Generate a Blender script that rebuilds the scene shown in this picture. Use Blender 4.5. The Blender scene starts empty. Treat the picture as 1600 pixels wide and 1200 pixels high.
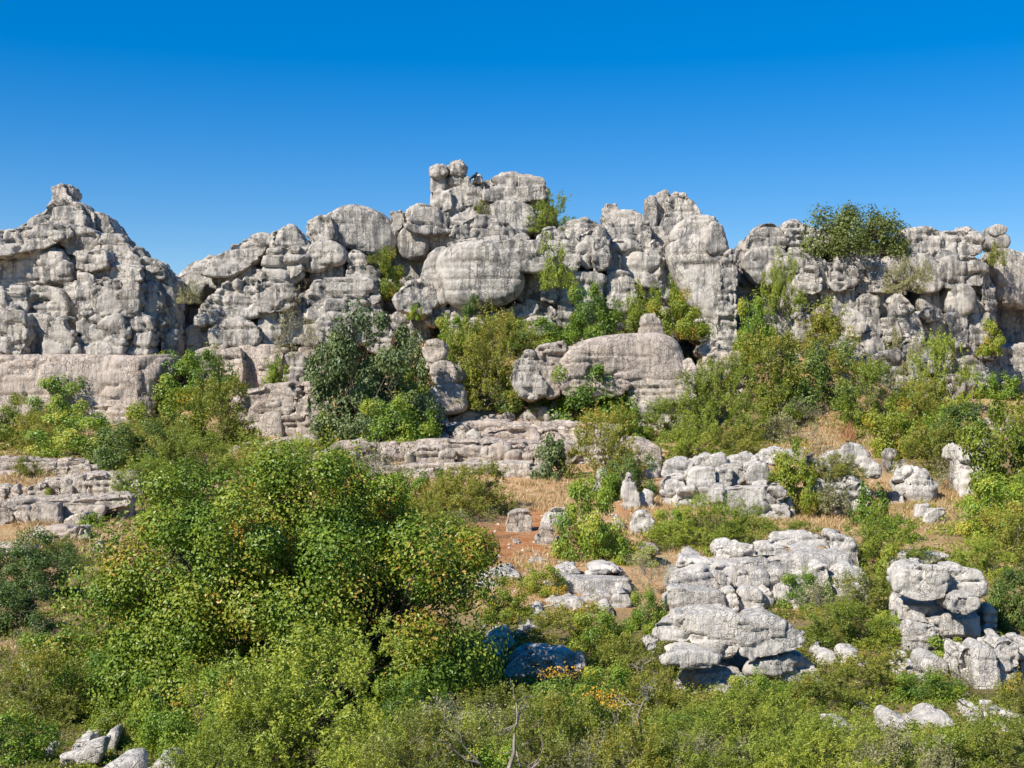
import bpy, math, random, time
import numpy as np
from mathutils import Vector, Matrix

T_START = time.time()
sc = bpy.context.scene
COL = sc.collection
F = 1931.0                      # focal length in pixels of a 1600 x 1200 frame

# ------------------------------------------------------------------ camera
cam_d = bpy.data.cameras.new("camera")
cam_d.sensor_width = 36.0
cam_d.lens = 36.0 * F / 1600.0
cam_d.clip_start = 0.1
cam_d.clip_end = 5000.0
cam = bpy.data.objects.new("camera", cam_d)
cam.location = (0, 0, 0)
cam.rotation_euler = (math.radians(90), 0, 0)
COL.objects.link(cam)
sc.camera = cam

# ------------------------------------------------------------------ sky and sun
SUN_EL, SUN_AZ = math.radians(41), math.radians(-132)   # azimuth clockwise from +Y (view direction)
world = bpy.data.worlds.new("World")
sc.world = world
world.use_nodes = True
wn = world.node_tree
wn.nodes.clear()
w_out = wn.nodes.new("ShaderNodeOutputWorld")
w_bg = wn.nodes.new("ShaderNodeBackground")
w_sky = wn.nodes.new("ShaderNodeTexSky")
w_sky.sky_type = 'NISHITA'
w_sky.sun_disc = False
w_sky.sun_elevation = SUN_EL
w_sky.sun_rotation = SUN_AZ
w_sky.altitude = 1200
w_sky.air_density = 1.0
w_sky.dust_density = 0.0
w_sky.ozone_density = 3.0
w_hs = wn.nodes.new("ShaderNodeHueSaturation")
w_hs.inputs["Hue"].default_value = 0.5125
w_hs.inputs["Saturation"].default_value = 1.95
w_hs.inputs["Value"].default_value = 1.62
w_bg.inputs["Strength"].default_value = 0.103
w_ga = wn.nodes.new("ShaderNodeGamma")
w_ga.inputs["Gamma"].default_value = 0.66
wn.links.new(w_sky.outputs[0], w_ga.inputs["Color"])
wn.links.new(w_ga.outputs[0], w_hs.inputs["Color"])
wn.links.new(w_hs.outputs[0], w_bg.inputs["Color"])
wn.links.new(w_bg.outputs[0], w_out.inputs["Surface"])

sun_d = bpy.data.lights.new("sun", 'SUN')
sun_d.energy = 5.0
sun_d.angle = math.radians(0.5)
sun_d.color = (1.0, 0.95, 0.87)
sun = bpy.data.objects.new("sun", sun_d)
to_sun = Vector((math.sin(SUN_AZ) * math.cos(SUN_EL), math.cos(SUN_AZ) * math.cos(SUN_EL), math.sin(SUN_EL)))
sun.rotation_euler = to_sun.to_track_quat('Z', 'Y').to_euler()
sun.location = to_sun * 60
COL.objects.link(sun)

sc.view_settings.view_transform = 'Standard'
sc.view_settings.look = 'None'
sc.view_settings.exposure = 0.55
sc.view_settings.gamma = 1.0
sc.view_settings.use_curve_mapping = False
sc.cycles.max_bounces = 5
sc.cycles.diffuse_bounces = 3
sc.cycles.glossy_bounces = 2
sc.cycles.transmission_bounces = 3
sc.cycles.transparent_max_bounces = 4
sc.cycles.caustics_reflective = False
sc.cycles.caustics_refractive = False

# ------------------------------------------------------------------ numpy noise
def _hash(ix, iy, iz, seed):
    h = (ix * 374761393 + iy * 668265263 + iz * 2147483647 + seed * 974634541) & 0xffffffff
    h = ((h ^ (h >> 13)) * 1274126177) & 0xffffffff
    h = ((h ^ (h >> 16)) * 2246822519) & 0xffffffff
    return (h ^ (h >> 15)).astype(np.float64) / 4294967295.0

def vnoise(P, seed=0):
    """value noise in [-1, 1] at points P (n, 3)"""
    f = np.floor(P)
    i = f.astype(np.int64)
    t = P - f
    t = t * t * t * (t * (t * 6 - 15) + 10)
    out = 0
    for dx in (0, 1):
        wx = t[:, 0] if dx else 1 - t[:, 0]
        for dy in (0, 1):
            wy = t[:, 1] if dy else 1 - t[:, 1]
            for dz in (0, 1):
                wz = t[:, 2] if dz else 1 - t[:, 2]
                out = out + wx * wy * wz * _hash(i[:, 0] + dx, i[:, 1] + dy, i[:, 2] + dz, seed)
    return out * 2 - 1

def fbm(P, octaves=3, seed=0, gain=0.5):
    a, s, out = 1.0, 0.0, 0
    for o in range(octaves):
        out = out + a * vnoise(P * (2.03 ** o) + 17.3 * o, seed + o)
        s += a
        a *= gain
    return out / s

def worley(P, seed=0, box=0.0):
    """F1 and F2 distances of jittered cells"""
    f = np.floor(P).astype(np.int64)
    d1 = np.full(len(P), 9.0)
    d2 = np.full(len(P), 9.0)
    cid = np.zeros(len(P))
    for dx in (-1, 0, 1):
        for dy in (-1, 0, 1):
            for dz in (-1, 0, 1):
                c = f + np.array((dx, dy, dz))
                q = np.stack([c[:, k] + _hash(c[:, 0], c[:, 1], c[:, 2], seed + 11 * k) for k in range(3)], 1)
                e = np.abs(P - q)
                d = np.sqrt((e ** 2).sum(1)) if not box else e.max(axis=1)
                m = d < d1
                d2 = np.where(m, d1, np.minimum(d2, d))
                d1 = np.where(m, d, d1)
                cid = np.where(m, _hash(c[:, 0], c[:, 1], c[:, 2], seed + 77), cid)
    return d1, d2, cid

# ------------------------------------------------------------------ mesh helpers
def mesh_from(name, verts, faces, smooth=True, attrs=None):
    """faces: (m, k) array, all of the same size"""
    me = bpy.data.meshes.new(name)
    n, (m, k) = len(verts), faces.shape
    me.vertices.add(n)
    me.vertices.foreach_set("co", np.ascontiguousarray(verts, dtype=np.float32).ravel())
    me.loops.add(m * k)
    me.loops.foreach_set("vertex_index", np.ascontiguousarray(faces, dtype=np.int32).ravel())
    me.polygons.add(m)
    me.polygons.foreach_set("loop_start", np.arange(0, m * k, k, dtype=np.int32))
    try:
        me.polygons.foreach_set("loop_total", np.full(m, k, dtype=np.int32))
    except Exception:
        pass
    me.polygons.foreach_set("use_smooth", np.full(m, smooth, dtype=bool))
    if attrs:
        for an, av in attrs.items():
            a = me.attributes.new(an, 'FLOAT', 'POINT')
            a.data.foreach_set("value", np.ascontiguousarray(av, dtype=np.float32))
    me.update(calc_edges=True)
    return me

def link(name, data, parent=None, loc=None):
    o = bpy.data.objects.new(name, data)
    COL.objects.link(o)
    if parent is not None:
        o.parent = parent
    if loc is not None:
        o.location = loc
    return o

def tag(o, label=None, cat=None, group=None, kind=None):
    if label: o["label"] = label
    if cat: o["category"] = cat
    if group: o["group"] = group
    if kind: o["kind"] = kind
    return o

def surface_net(S, origin, h):
    """naive surface nets on the sampled field S[x, y, z] (negative inside)"""
    ins = S < 0
    nx, ny, nz = S.shape
    cnt = np.zeros((nx - 1, ny - 1, nz - 1), np.int8)
    for a in (0, 1):
        for b in (0, 1):
            for c in (0, 1):
                cnt += ins[a:nx - 1 + a, b:ny - 1 + b, c:nz - 1 + c]
    act = (cnt > 0) & (cnt < 8)
    ci = np.argwhere(act)
    idx = np.full(act.shape, -1, np.int64)
    idx[act] = np.arange(len(ci))
    cor = {}
    for a in (0, 1):
        for b in (0, 1):
            for c in (0, 1):
                cor[a, b, c] = S[ci[:, 0] + a, ci[:, 1] + b, ci[:, 2] + c]
    acc = np.zeros((len(ci), 3))
    num = np.zeros(len(ci))
    for (p, q) in [((0,0,0),(1,0,0)),((0,1,0),(1,1,0)),((0,0,1),(1,0,1)),((0,1,1),(1,1,1)),
                   ((0,0,0),(0,1,0)),((1,0,0),(1,1,0)),((0,0,1),(0,1,1)),((1,0,1),(1,1,1)),
                   ((0,0,0),(0,0,1)),((1,0,0),(1,0,1)),((0,1,0),(0,1,1)),((1,1,0),(1,1,1))]:
        s0, s1 = cor[p], cor[q]
        m = (s0 < 0) != (s1 < 0)
        den = np.where(m, s0 - s1, 1.0)
        t = np.where(m, s0 / den, 0.0)
        P, Q = np.array(p, float), np.array(q, float)
        acc += np.where(m[:, None], P + t[:, None] * (Q - P), 0.0)
        num += m
    V = origin + (ci + acc / num[:, None]) * h
    quads = []
    # x edges
    m = ins[:-1, 1:-1, 1:-1] != ins[1:, 1:-1, 1:-1]
    e = np.argwhere(m); fl = ins[:-1, 1:-1, 1:-1][m]
    i, j, k = e[:, 0], e[:, 1] + 1, e[:, 2] + 1
    q = np.stack([idx[i, j-1, k-1], idx[i, j, k-1], idx[i, j, k], idx[i, j-1, k]], 1)
    q[~fl] = q[~fl][:, ::-1]; quads.append(q)
    m = ins[1:-1, :-1, 1:-1] != ins[1:-1, 1:, 1:-1]
    e = np.argwhere(m); fl = ins[1:-1, :-1, 1:-1][m]
    i, j, k = e[:, 0] + 1, e[:, 1], e[:, 2] + 1
    q = np.stack([idx[i-1, j, k-1], idx[i-1, j, k], idx[i, j, k], idx[i, j, k-1]], 1)
    q[~fl] = q[~fl][:, ::-1]; quads.append(q)
    m = ins[1:-1, 1:-1, :-1] != ins[1:-1, 1:-1, 1:]
    e = np.argwhere(m); fl = ins[1:-1, 1:-1, :-1][m]
    i, j, k = e[:, 0] + 1, e[:, 1] + 1, e[:, 2]
    q = np.stack([idx[i-1, j-1, k], idx[i, j-1, k], idx[i, j, k], idx[i-1, j, k]], 1)
    q[~fl] = q[~fl][:, ::-1]; quads.append(q)
    return V, np.concatenate(quads)

def vert_normals(V, Q):
    n = np.cross(V[Q[:, 2]] - V[Q[:, 0]], V[Q[:, 3]] - V[Q[:, 1]])
    N = np.zeros_like(V)
    for k in range(4):
        for c in range(3):
            N[:, c] += np.bincount(Q[:, k], n[:, c], minlength=len(V))
    return N / np.maximum(np.linalg.norm(N, axis=1, keepdims=True), 1e-12)

# ------------------------------------------------------------------ the lie of the land
# ground row in the picture -> distance: a gentle dale, then a slope up to the foot of the cliffs
_ROW = np.array([560, 600, 620, 640, 660, 700, 740, 800, 850, 920, 1000, 1080, 1140, 1200, 1400, 1900, 3000.])
_DIST = np.array([104, 92, 86, 79.5, 74, 66, 59.5, 51, 45, 38.5, 33, 28, 24, 20, 11.5, 5.4, 2.6])
def ground_dist(row):
    return float(np.interp(row, _ROW, _DIST))
_gy = np.concatenate([[-400, -60, 0], _DIST[::-1], [118, 135, 170, 260, 900]])
_gz = np.concatenate([[-2.0, -2.0, -2.4], (-(_ROW - 600) * _DIST / F)[::-1], [4.6, 6.0, 6.0, 2.0, -30]])
def ground_z(x, y):
    x = np.asarray(x, float); y = np.asarray(y, float)
    z = np.interp(y, _gy, _gz)
    P = np.stack([x.ravel() * 0.16, y.ravel() * 0.16, np.zeros(x.size)], 1)
    n = vnoise(P, 5).reshape(x.shape) * 0.16 + vnoise(P * 3.1, 6).reshape(x.shape) * 0.07
    px = 800 + F * x / np.maximum(y, 1)
    ramp_ = np.clip((y - 71) / 11, 0, 1)
    mound = 4.3 * np.clip((px - 560) / 90, 0, 1) * np.clip((1120 - px) / 80, 0, 1)
    mound = np.maximum(mound, 3.0 * np.clip((px - 1080) / 60, 0, 1) * np.clip((1420 - px) / 120, 0, 1))
    mound = np.maximum(mound, 1.6 * np.clip((px - 230) / 60, 0, 1) * np.clip((620 - px) / 60, 0, 1))
    back = np.clip((100 - y) / 8, 0, 1)
    z = z + mound * ramp_ * ramp_ * (3 - 2 * ramp_) * back
    return z + n * np.clip((y - 4) / 10, 0, 1)
_MARCH = np.concatenate([np.linspace(3, 40, 220), np.linspace(40.2, 112, 320)])
def foot(px, row):
    """distance at which the line of sight through a picture point first meets the ground"""
    z = (600 - row) * _MARCH / F
    g = ground_z((px - 800) * _MARCH / F, _MARCH)
    hit = np.nonzero(g >= z)[0]
    return float(_MARCH[hit[0]]) if len(hit) else 90.0
def at(px, row, D):
    return ((px - 800) * D / F, D, (600 - row) * D / F)

# ------------------------------------------------------------------ materials
def new_mat(name):
    m = bpy.data.materials.new(name)
    m.use_nodes = True
    nt = m.node_tree
    nt.nodes.clear()
    return m, nt, nt.nodes, nt.links

def N_(nt, kind, **kw):
    n = nt.nodes.new(kind)
    for k, v in kw.items():
        setattr(n, k, v)
    return n

def ramp(nt, stops):
    r = nt.nodes.new("ShaderNodeValToRGB")
    el = r.color_ramp.elements
    while len(el) > 1:
        el.remove(el[-1])
    el[0].position, el[0].color = stops[0][0], (*stops[0][1], 1)
    for p, c in stops[1:]:
        e = el.new(p); e.color = (*c, 1)
    return r

def mix(nt, fac, a, b, blend='MIX'):
    m = nt.nodes.new("ShaderNodeMix")
    m.data_type = 'RGBA'; m.blend_type = blend
    for sock, v in ((m.inputs[0], fac), (m.inputs[6], a), (m.inputs[7], b)):
        if isinstance(v, (int, float)): sock.default_value = v
        elif isinstance(v, tuple): sock.default_value = (*v, 1)
        else: nt.links.new(v, sock)
    return m.outputs[2]

def math_(nt, op, a, b=None, clamp=False):
    m = nt.nodes.new("ShaderNodeMath"); m.operation = op; m.use_clamp = clamp
    for sock, v in ((m.inputs[0], a), (m.inputs[1], b)):
        if v is None: continue
        if isinstance(v, (int, float)): sock.default_value = v
        else: nt.links.new(v, sock)
    return m.outputs[0]

def noise_(nt, vec, scale, detail=3.0, rough=0.55, dist=0.0):
    n = nt.nodes.new("ShaderNodeTexNoise")
    n.inputs["Scale"].default_value = scale
    n.inputs["Detail"].default_value = detail
    n.inputs["Roughness"].default_value = rough
    n.inputs["Distortion"].default_value = dist
    if vec is not None: nt.links.new(vec, n.inputs["Vector"])
    return n.outputs["Fac"]

def scaled(nt, vec, s):
    m = nt.nodes.new("ShaderNodeMapping")
    m.inputs["Scale"].default_value = s
    nt.links.new(vec, m.inputs["Vector"])
    return m.outputs[0]

def step_(nt, v, lo, hi):
    m = nt.nodes.new("ShaderNodeMapRange")
    m.inputs["From Min"].default_value = lo; m.inputs["From Max"].default_value = hi
    m.clamp = True
    nt.links.new(v, m.inputs["Value"])
    return m.outputs[0]

def rock_material(name, base, light, dark, streak=0.8, warm=(0.46, 0.33, 0.22), warm_amt=0.25, k=1.0):
    """weathered limestone: pale grey body, dark lichen streaks, ochre stains, pits"""
    m, nt, nodes, L = new_mat(name)
    out = N_(nt, "ShaderNodeOutputMaterial"); bs = N_(nt, "ShaderNodeBsdfPrincipled")
    bs.inputs["Roughness"].default_value = 0.92
    bs.inputs["Specular IOR Level"].default_value = 0.15
    geo = N_(nt, "ShaderNodeNewGeometry"); info = N_(nt, "ShaderNodeObjectInfo")
    P = geo.outputs["Position"]
    big = noise_(nt, P, 0.45 * k, 3, 0.6)
    mid = noise_(nt, P, 2.2 * k, 4, 0.65, 0.4)
    fine = noise_(nt, P, 9.0 * k, 4, 0.7)
    c = mix(nt, step_(nt, mid, 0.35, 0.68), base, light)
    streaks = noise_(nt, scaled(nt, P, (2.2 * k, 2.2 * k, 0.33 * k)), 1.0, 4, 0.62, 0.3)
    sm = math_(nt, 'MULTIPLY', step_(nt, streaks, 0.485, 0.56), step_(nt, big, 0.30, 0.46))
    c = mix(nt, math_(nt, 'MULTIPLY', sm, streak), c, dark)
    lich = math_(nt, 'MULTIPLY', step_(nt, fine, 0.50, 0.63), step_(nt, mid, 0.40, 0.56))
    c = mix(nt, math_(nt, 'MULTIPLY', lich, 0.26), c, dark)
    pale = math_(nt, 'MULTIPLY', step_(nt, noise_(nt, P, 5.0 * k, 5, 0.7), 0.56, 0.66), 0.5)
    c = mix(nt, pale, c, light)
    wm = step_(nt, noise_(nt, scaled(nt, P, (0.7 * k, 0.7 * k, 1.6 * k)), 1.0, 4, 0.6), 0.56, 0.74)
    c = mix(nt, math_(nt, 'MULTIPLY', wm, warm_amt), c, warm)
    val = math_(nt, 'ADD', math_(nt, 'MULTIPLY', info.outputs["Random"], 0.22), 0.89)
    hs = N_(nt, "ShaderNodeHueSaturation")
    L.new(val, hs.inputs["Value"]); L.new(c, hs.inputs["Color"])
    L.new(hs.outputs[0], bs.inputs["Base Color"])
    # relief too fine for the mesh
    vor = N_(nt, "ShaderNodeTexVoronoi"); vor.feature = 'DISTANCE_TO_EDGE'
    vor.inputs["Scale"].default_value = 2.3 * k
    dist = noise_(nt, P, 3.0 * k, 2, 0.5)
    addv = N_(nt, "ShaderNodeVectorMath"); addv.operation = 'MULTIPLY_ADD'
    comb = N_(nt, "ShaderNodeCombineXYZ")
    for i in range(3): L.new(dist, comb.inputs[i])
    L.new(comb.outputs[0], addv.inputs[0]); addv.inputs[1].default_value = (0.5, 0.5, 0.5)
    L.new(P, addv.inputs[2]); L.new(addv.outputs[0], vor.inputs["Vector"])
    crack = step_(nt, vor.outputs["Distance"], 0.0, 0.05)
    crack = math_(nt, 'MAXIMUM', crack, step_(nt, big, 0.5, 0.42))
    flute = noise_(nt, scaled(nt, P, (6.0 * k, 6.0 * k, 0.8 * k)), 1.0, 3, 0.6)
    hgt = math_(nt, 'ADD', math_(nt, 'MULTIPLY', fine, 0.16), math_(nt, 'MULTIPLY', crack, 0.2))
    hgt = math_(nt, 'ADD', hgt, math_(nt, 'MULTIPLY', flute, 0.28))
    hgt = math_(nt, 'ADD', hgt, math_(nt, 'MULTIPLY', noise_(nt, P, 26.0 * k, 3, 0.7), 0.10))
    bp = N_(nt, "ShaderNodeBump")
    bp.inputs["Strength"].default_value = 1.0
    bp.inputs["Distance"].default_value = 0.30 / k
    L.new(hgt, bp.inputs["Height"]); L.new(bp.outputs[0], bs.inputs["Normal"])
    L.new(bs.outputs[0], out.inputs["Surface"])
    return m

M_ROCK = {
    'g': rock_material("limestone_grey", (0.395, 0.356, 0.303), (0.55, 0.50, 0.435), (0.145, 0.138, 0.128)),
    'p': rock_material("limestone_pink", (0.42, 0.338, 0.27), (0.55, 0.465, 0.385), (0.175, 0.152, 0.133), 0.4, warm_amt=0.5),
    'w': rock_material("limestone_pale", (0.475, 0.432, 0.37), (0.62, 0.57, 0.505), (0.20, 0.187, 0.168), 0.4, warm_amt=0.16, k=1.9),
    'm': rock_material("limestone_buff", (0.43, 0.358, 0.285), (0.57, 0.495, 0.41), (0.17, 0.15, 0.13), 0.45, warm_amt=0.4, k=1.4),
    'r': rock_material("limestone_rusty", (0.27, 0.185, 0.13), (0.36, 0.27, 0.2), (0.13, 0.10, 0.085), 0.5, warm=(0.42, 0.18, 0.07), warm_amt=0.6, k=1.6),
}

def leaf_material(name, stops, translucent=0.42, var=0.10, patchy=0.8):
    if name not in ('straw', 'rusty_stalks', 'leaf_golden'):
        stops = [(p, (c[0] * 1.28, c[1] * 1.22, c[2] * 0.95)) for p, c in stops]
    m, nt, nodes, L = new_mat(name)
    out = N_(nt, "ShaderNodeOutputMaterial")
    at_ = N_(nt, "ShaderNodeAttribute"); at_.attribute_name = "tone"
    info = N_(nt, "ShaderNodeObjectInfo")
    geo = N_(nt, "ShaderNodeNewGeometry")
    r = ramp(nt, stops)
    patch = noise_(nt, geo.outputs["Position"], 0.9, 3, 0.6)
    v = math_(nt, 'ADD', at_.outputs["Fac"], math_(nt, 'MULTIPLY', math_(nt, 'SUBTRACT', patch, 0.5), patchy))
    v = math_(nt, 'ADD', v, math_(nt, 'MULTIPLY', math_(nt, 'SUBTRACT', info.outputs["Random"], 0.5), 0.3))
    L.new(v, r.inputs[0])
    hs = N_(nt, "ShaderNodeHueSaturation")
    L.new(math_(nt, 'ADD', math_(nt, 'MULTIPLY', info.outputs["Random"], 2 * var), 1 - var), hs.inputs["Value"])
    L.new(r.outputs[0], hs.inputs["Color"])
    df = N_(nt, "ShaderNodeBsdfDiffuse"); tr = N_(nt, "ShaderNodeBsdfTranslucent"); gl = N_(nt, "ShaderNodeBsdfGlossy")
    gl.inputs["Roughness"].default_value = 0.45
    gl.inputs["Color"].default_value = (0.8, 0.85, 0.8, 1)
    L.new(hs.outputs[0], df.inputs["Color"]); L.new(hs.outputs[0], tr.inputs["Color"])
    m1 = N_(nt, "ShaderNodeMixShader"); m1.inputs[0].default_value = translucent
    L.new(df.outputs[0], m1.inputs[1]); L.new(tr.outputs[0], m1.inputs[2])
    m2 = N_(nt, "ShaderNodeMixShader"); m2.inputs[0].default_value = 0.035
    L.new(m1.outputs[0], m2.inputs[1]); L.new(gl.outputs[0], m2.inputs[2])
    L.new(m2.outputs[0], out.inputs["Surface"])
    return m

M_LEAF = {
    'leafy':   leaf_material("leaf_green", [(0.0, (0.072, 0.152, 0.022)), (0.45, (0.145, 0.246, 0.032)), (0.8, (0.275, 0.355, 0.043)), (1.0, (0.435, 0.392, 0.072))]),
    'yellow':  leaf_material("leaf_yellow_green", [(0.0, (0.10, 0.16, 0.02)), (0.5, (0.20, 0.26, 0.03)), (0.88, (0.32, 0.34, 0.045)), (1.0, (0.46, 0.30, 0.05))]),
    'feather': leaf_material("leaf_fine_light_green", [(0.0, (0.115, 0.17, 0.024)), (0.5, (0.245, 0.31, 0.042)), (1.0, (0.43, 0.45, 0.075))]),
    'olive':   leaf_material("leaf_olive", [(0.0, (0.10, 0.125, 0.022)), (0.5, (0.20, 0.23, 0.036)), (0.88, (0.34, 0.32, 0.06)), (1.0, (0.42, 0.26, 0.07))]),
    'oak':     leaf_material("leaf_holm_oak", [(0.0, (0.05, 0.082, 0.034)), (0.5, (0.105, 0.15, 0.06)), (1.0, (0.21, 0.25, 0.12))], 0.25),
    'dark':    leaf_material("leaf_dark_green", [(0.0, (0.043, 0.087, 0.022)), (0.5, (0.087, 0.152, 0.036)), (1.0, (0.189, 0.246, 0.051))]),
    'grey':    leaf_material("leaf_grey_green", [(0.0, (0.174, 0.174, 0.109)), (0.5, (0.290, 0.290, 0.174)), (1.0, (0.420, 0.392, 0.246))]),
    'maple':   leaf_material("leaf_maple", [(0.0, (0.046, 0.104, 0.013)), (0.45, (0.10, 0.178, 0.02)), (0.85, (0.21, 0.262, 0.028)), (0.97, (0.29, 0.25, 0.035)), (1.0, (0.36, 0.21, 0.045))], 0.32, patchy=0.75),
    'straw':   leaf_material("straw", [(0.0, (0.42, 0.27, 0.12)), (0.5, (0.58, 0.42, 0.20)), (1.0, (0.70, 0.56, 0.33))], 0.3),
    'rust':    leaf_material("rusty_stalks", [(0.0, (0.30, 0.13, 0.055)), (1.0, (0.46, 0.24, 0.11))], 0.3),
    'gold':    leaf_material("leaf_golden", [(0.0, (0.30, 0.22, 0.03)), (1.0, (0.75, 0.42, 0.03))], 0.35),
}

def plain_mat(name, c1, c2, scale=6.0, rough=0.9):
    m, nt, nodes, L = new_mat(name)
    out = N_(nt, "ShaderNodeOutputMaterial"); bs = N_(nt, "ShaderNodeBsdfPrincipled")
    bs.inputs["Roughness"].default_value = rough
    bs.inputs["Specular IOR Level"].default_value = 0.2
    geo = N_(nt, "ShaderNodeNewGeometry")
    L.new(mix(nt, step_(nt, noise_(nt, geo.outputs["Position"], scale, 4, 0.6), 0.35, 0.65), c1, c2), bs.inputs["Base Color"])
    L.new(bs.outputs[0], out.inputs["Surface"])
    return m
M_BARK = plain_mat("bark_brown", (0.09, 0.065, 0.045), (0.19, 0.15, 0.115))
M_TWIG = plain_mat("bark_grey", (0.17, 0.14, 0.11), (0.34, 0.29, 0.24))
M_BIRD = plain_mat("black_feathers", (0.012, 0.014, 0.02), (0.03, 0.034, 0.045), 14, 0.5)
M_BEAK = plain_mat("beak_horn", (0.05, 0.045, 0.04), (0.09, 0.08, 0.06), 14, 0.4)

# ground: straw-coloured dry grass over orange clay
def ground_material():
    m, nt, nodes, L = new_mat("dry_hillside")
    out = N_(nt, "ShaderNodeOutputMaterial"); bs = N_(nt, "ShaderNodeBsdfPrincipled")
    bs.inputs["Roughness"].default_value = 1.0
    bs.inputs["Specular IOR Level"].default_value = 0.05
    geo = N_(nt, "ShaderNodeNewGeometry"); P = geo.outputs["Position"]
    a = noise_(nt, P, 0.35, 4, 0.6); b = noise_(nt, P, 1.7, 5, 0.65); c_ = noise_(nt, P, 9, 4, 0.7)
    c = mix(nt, step_(nt, b, 0.38, 0.62), (0.41, 0.225, 0.11), (0.53, 0.36, 0.19))
    c = mix(nt, step_(nt, c_, 0.5, 0.7), c, (0.52, 0.375, 0.21))
    at_ = N_(nt, "ShaderNodeAttribute"); at_.attribute_name = "clay"
    c = mix(nt, math_(nt, 'MULTIPLY', at_.outputs["Fac"], step_(nt, b, 0.3, 0.6)), c, (0.36, 0.135, 0.05))
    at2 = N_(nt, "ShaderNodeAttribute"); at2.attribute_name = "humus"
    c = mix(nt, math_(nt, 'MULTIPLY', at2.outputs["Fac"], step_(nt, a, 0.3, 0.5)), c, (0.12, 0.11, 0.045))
    L.new(c, bs.inputs["Base Color"])
    bp = N_(nt, "ShaderNodeBump"); bp.inputs["Strength"].default_value = 0.8; bp.inputs["Distance"].default_value = 0.12
    L.new(math_(nt, 'ADD', c_, math_(nt, 'MULTIPLY', b, 0.8)), bp.inputs["Height"])
    L.new(bp.outputs[0], bs.inputs["Normal"]); L.new(bs.outputs[0], out.inputs["Surface"])
    return m
M_GROUND = ground_material()

# ------------------------------------------------------------------ ground sheet
def build_ground():
    xs = np.concatenate([np.linspace(-900, -66, 14)[:-1], np.linspace(-66, 66, 265), np.linspace(66, 900, 14)[1:]])
    ys = np.concatenate([np.linspace(-400, 4, 10)[:-1], np.linspace(4, 112, 240), np.linspace(112, 900, 22)[1:]])
    X, Y = np.meshgrid(xs, ys, indexing='ij')
    Z = ground_z(X, Y)
    V = np.stack([X.ravel(), Y.ravel(), Z.ravel()], 1)
    n, m = X.shape
    i = np.arange(n * m).reshape(n, m)
    Q = np.stack([i[:-1, :-1].ravel(), i[1:, :-1].ravel(), i[1:, 1:].ravel(), i[:-1, 1:].ravel()], 1)
    # bare clay pit in the middle of the slope; leaf mould under the scrub
    px = 800 + F * V[:, 0] / np.maximum(V[:, 1], 1)
    row = 600 - F * V[:, 2] / np.maximum(V[:, 1], 1)
    clay = np.zeros(len(V))
    for cx, cy, rx, ry in ((765, 848, 125, 42), (845, 815, 30, 22), (1005, 800, 35, 30)):
        clay = np.maximum(clay, np.clip(1.5 - np.hypot((px - cx) / rx, (row - cy) / ry), 0, 1))
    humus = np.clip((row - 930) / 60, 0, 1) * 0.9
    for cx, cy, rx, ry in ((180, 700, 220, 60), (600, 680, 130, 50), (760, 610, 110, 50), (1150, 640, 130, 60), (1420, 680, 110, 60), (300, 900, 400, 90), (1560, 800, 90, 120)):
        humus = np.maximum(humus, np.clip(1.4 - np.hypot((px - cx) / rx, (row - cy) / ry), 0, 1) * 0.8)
    me = mesh_from("ground", V, Q, True, {"clay": clay, "humus": humus})
    me.materials.append(M_GROUND)
    tag(link("ground", me), "dry hillside of orange clay and straw grass rising to the cliffs", kind="structure")
build_ground()

# ------------------------------------------------------------------ rocks
def poly_sdf(U, W, pts):
    d = np.full(U.shape, 1e18)
    s = np.ones(U.shape)
    n = len(pts)
    j = n - 1
    for i in range(n):
        ex, ey = pts[j][0] - pts[i][0], pts[j][1] - pts[i][1]
        wx, wy = U - pts[i][0], W - pts[i][1]
        t = np.clip((wx * ex + wy * ey) / max(ex * ex + ey * ey, 1e-12), 0, 1)
        bx, by = wx - ex * t, wy - ey * t
        d = np.minimum(d, bx * bx + by * by)
        c1 = W >= pts[i][1]; c2 = W < pts[j][1]; c3 = ex * wy > ey * wx
        flip = (c1 & c2 & c3) | (~c1 & ~c2 & ~c3)
        s = np.where(flip, -s, s)
        j = i
    return s * np.sqrt(d)

def blur2(A, k):
    for ax in (0, 1):
        for _ in range(2):
            B = np.pad(A, [(k, k) if a == ax else (0, 0) for a in (0, 1)], mode='edge')
            C = np.cumsum(B, axis=ax)
            z = np.zeros_like(np.take(C, [0], axis=ax))
            C = np.concatenate([z, C], axis=ax)
            n = A.shape[ax]
            hi = np.take(C, np.arange(2 * k + 1, 2 * k + 1 + n), axis=ax)
            lo = np.take(C, np.arange(0, n), axis=ax)
            A = (hi - lo) / (2 * k + 1)
    return A

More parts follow.
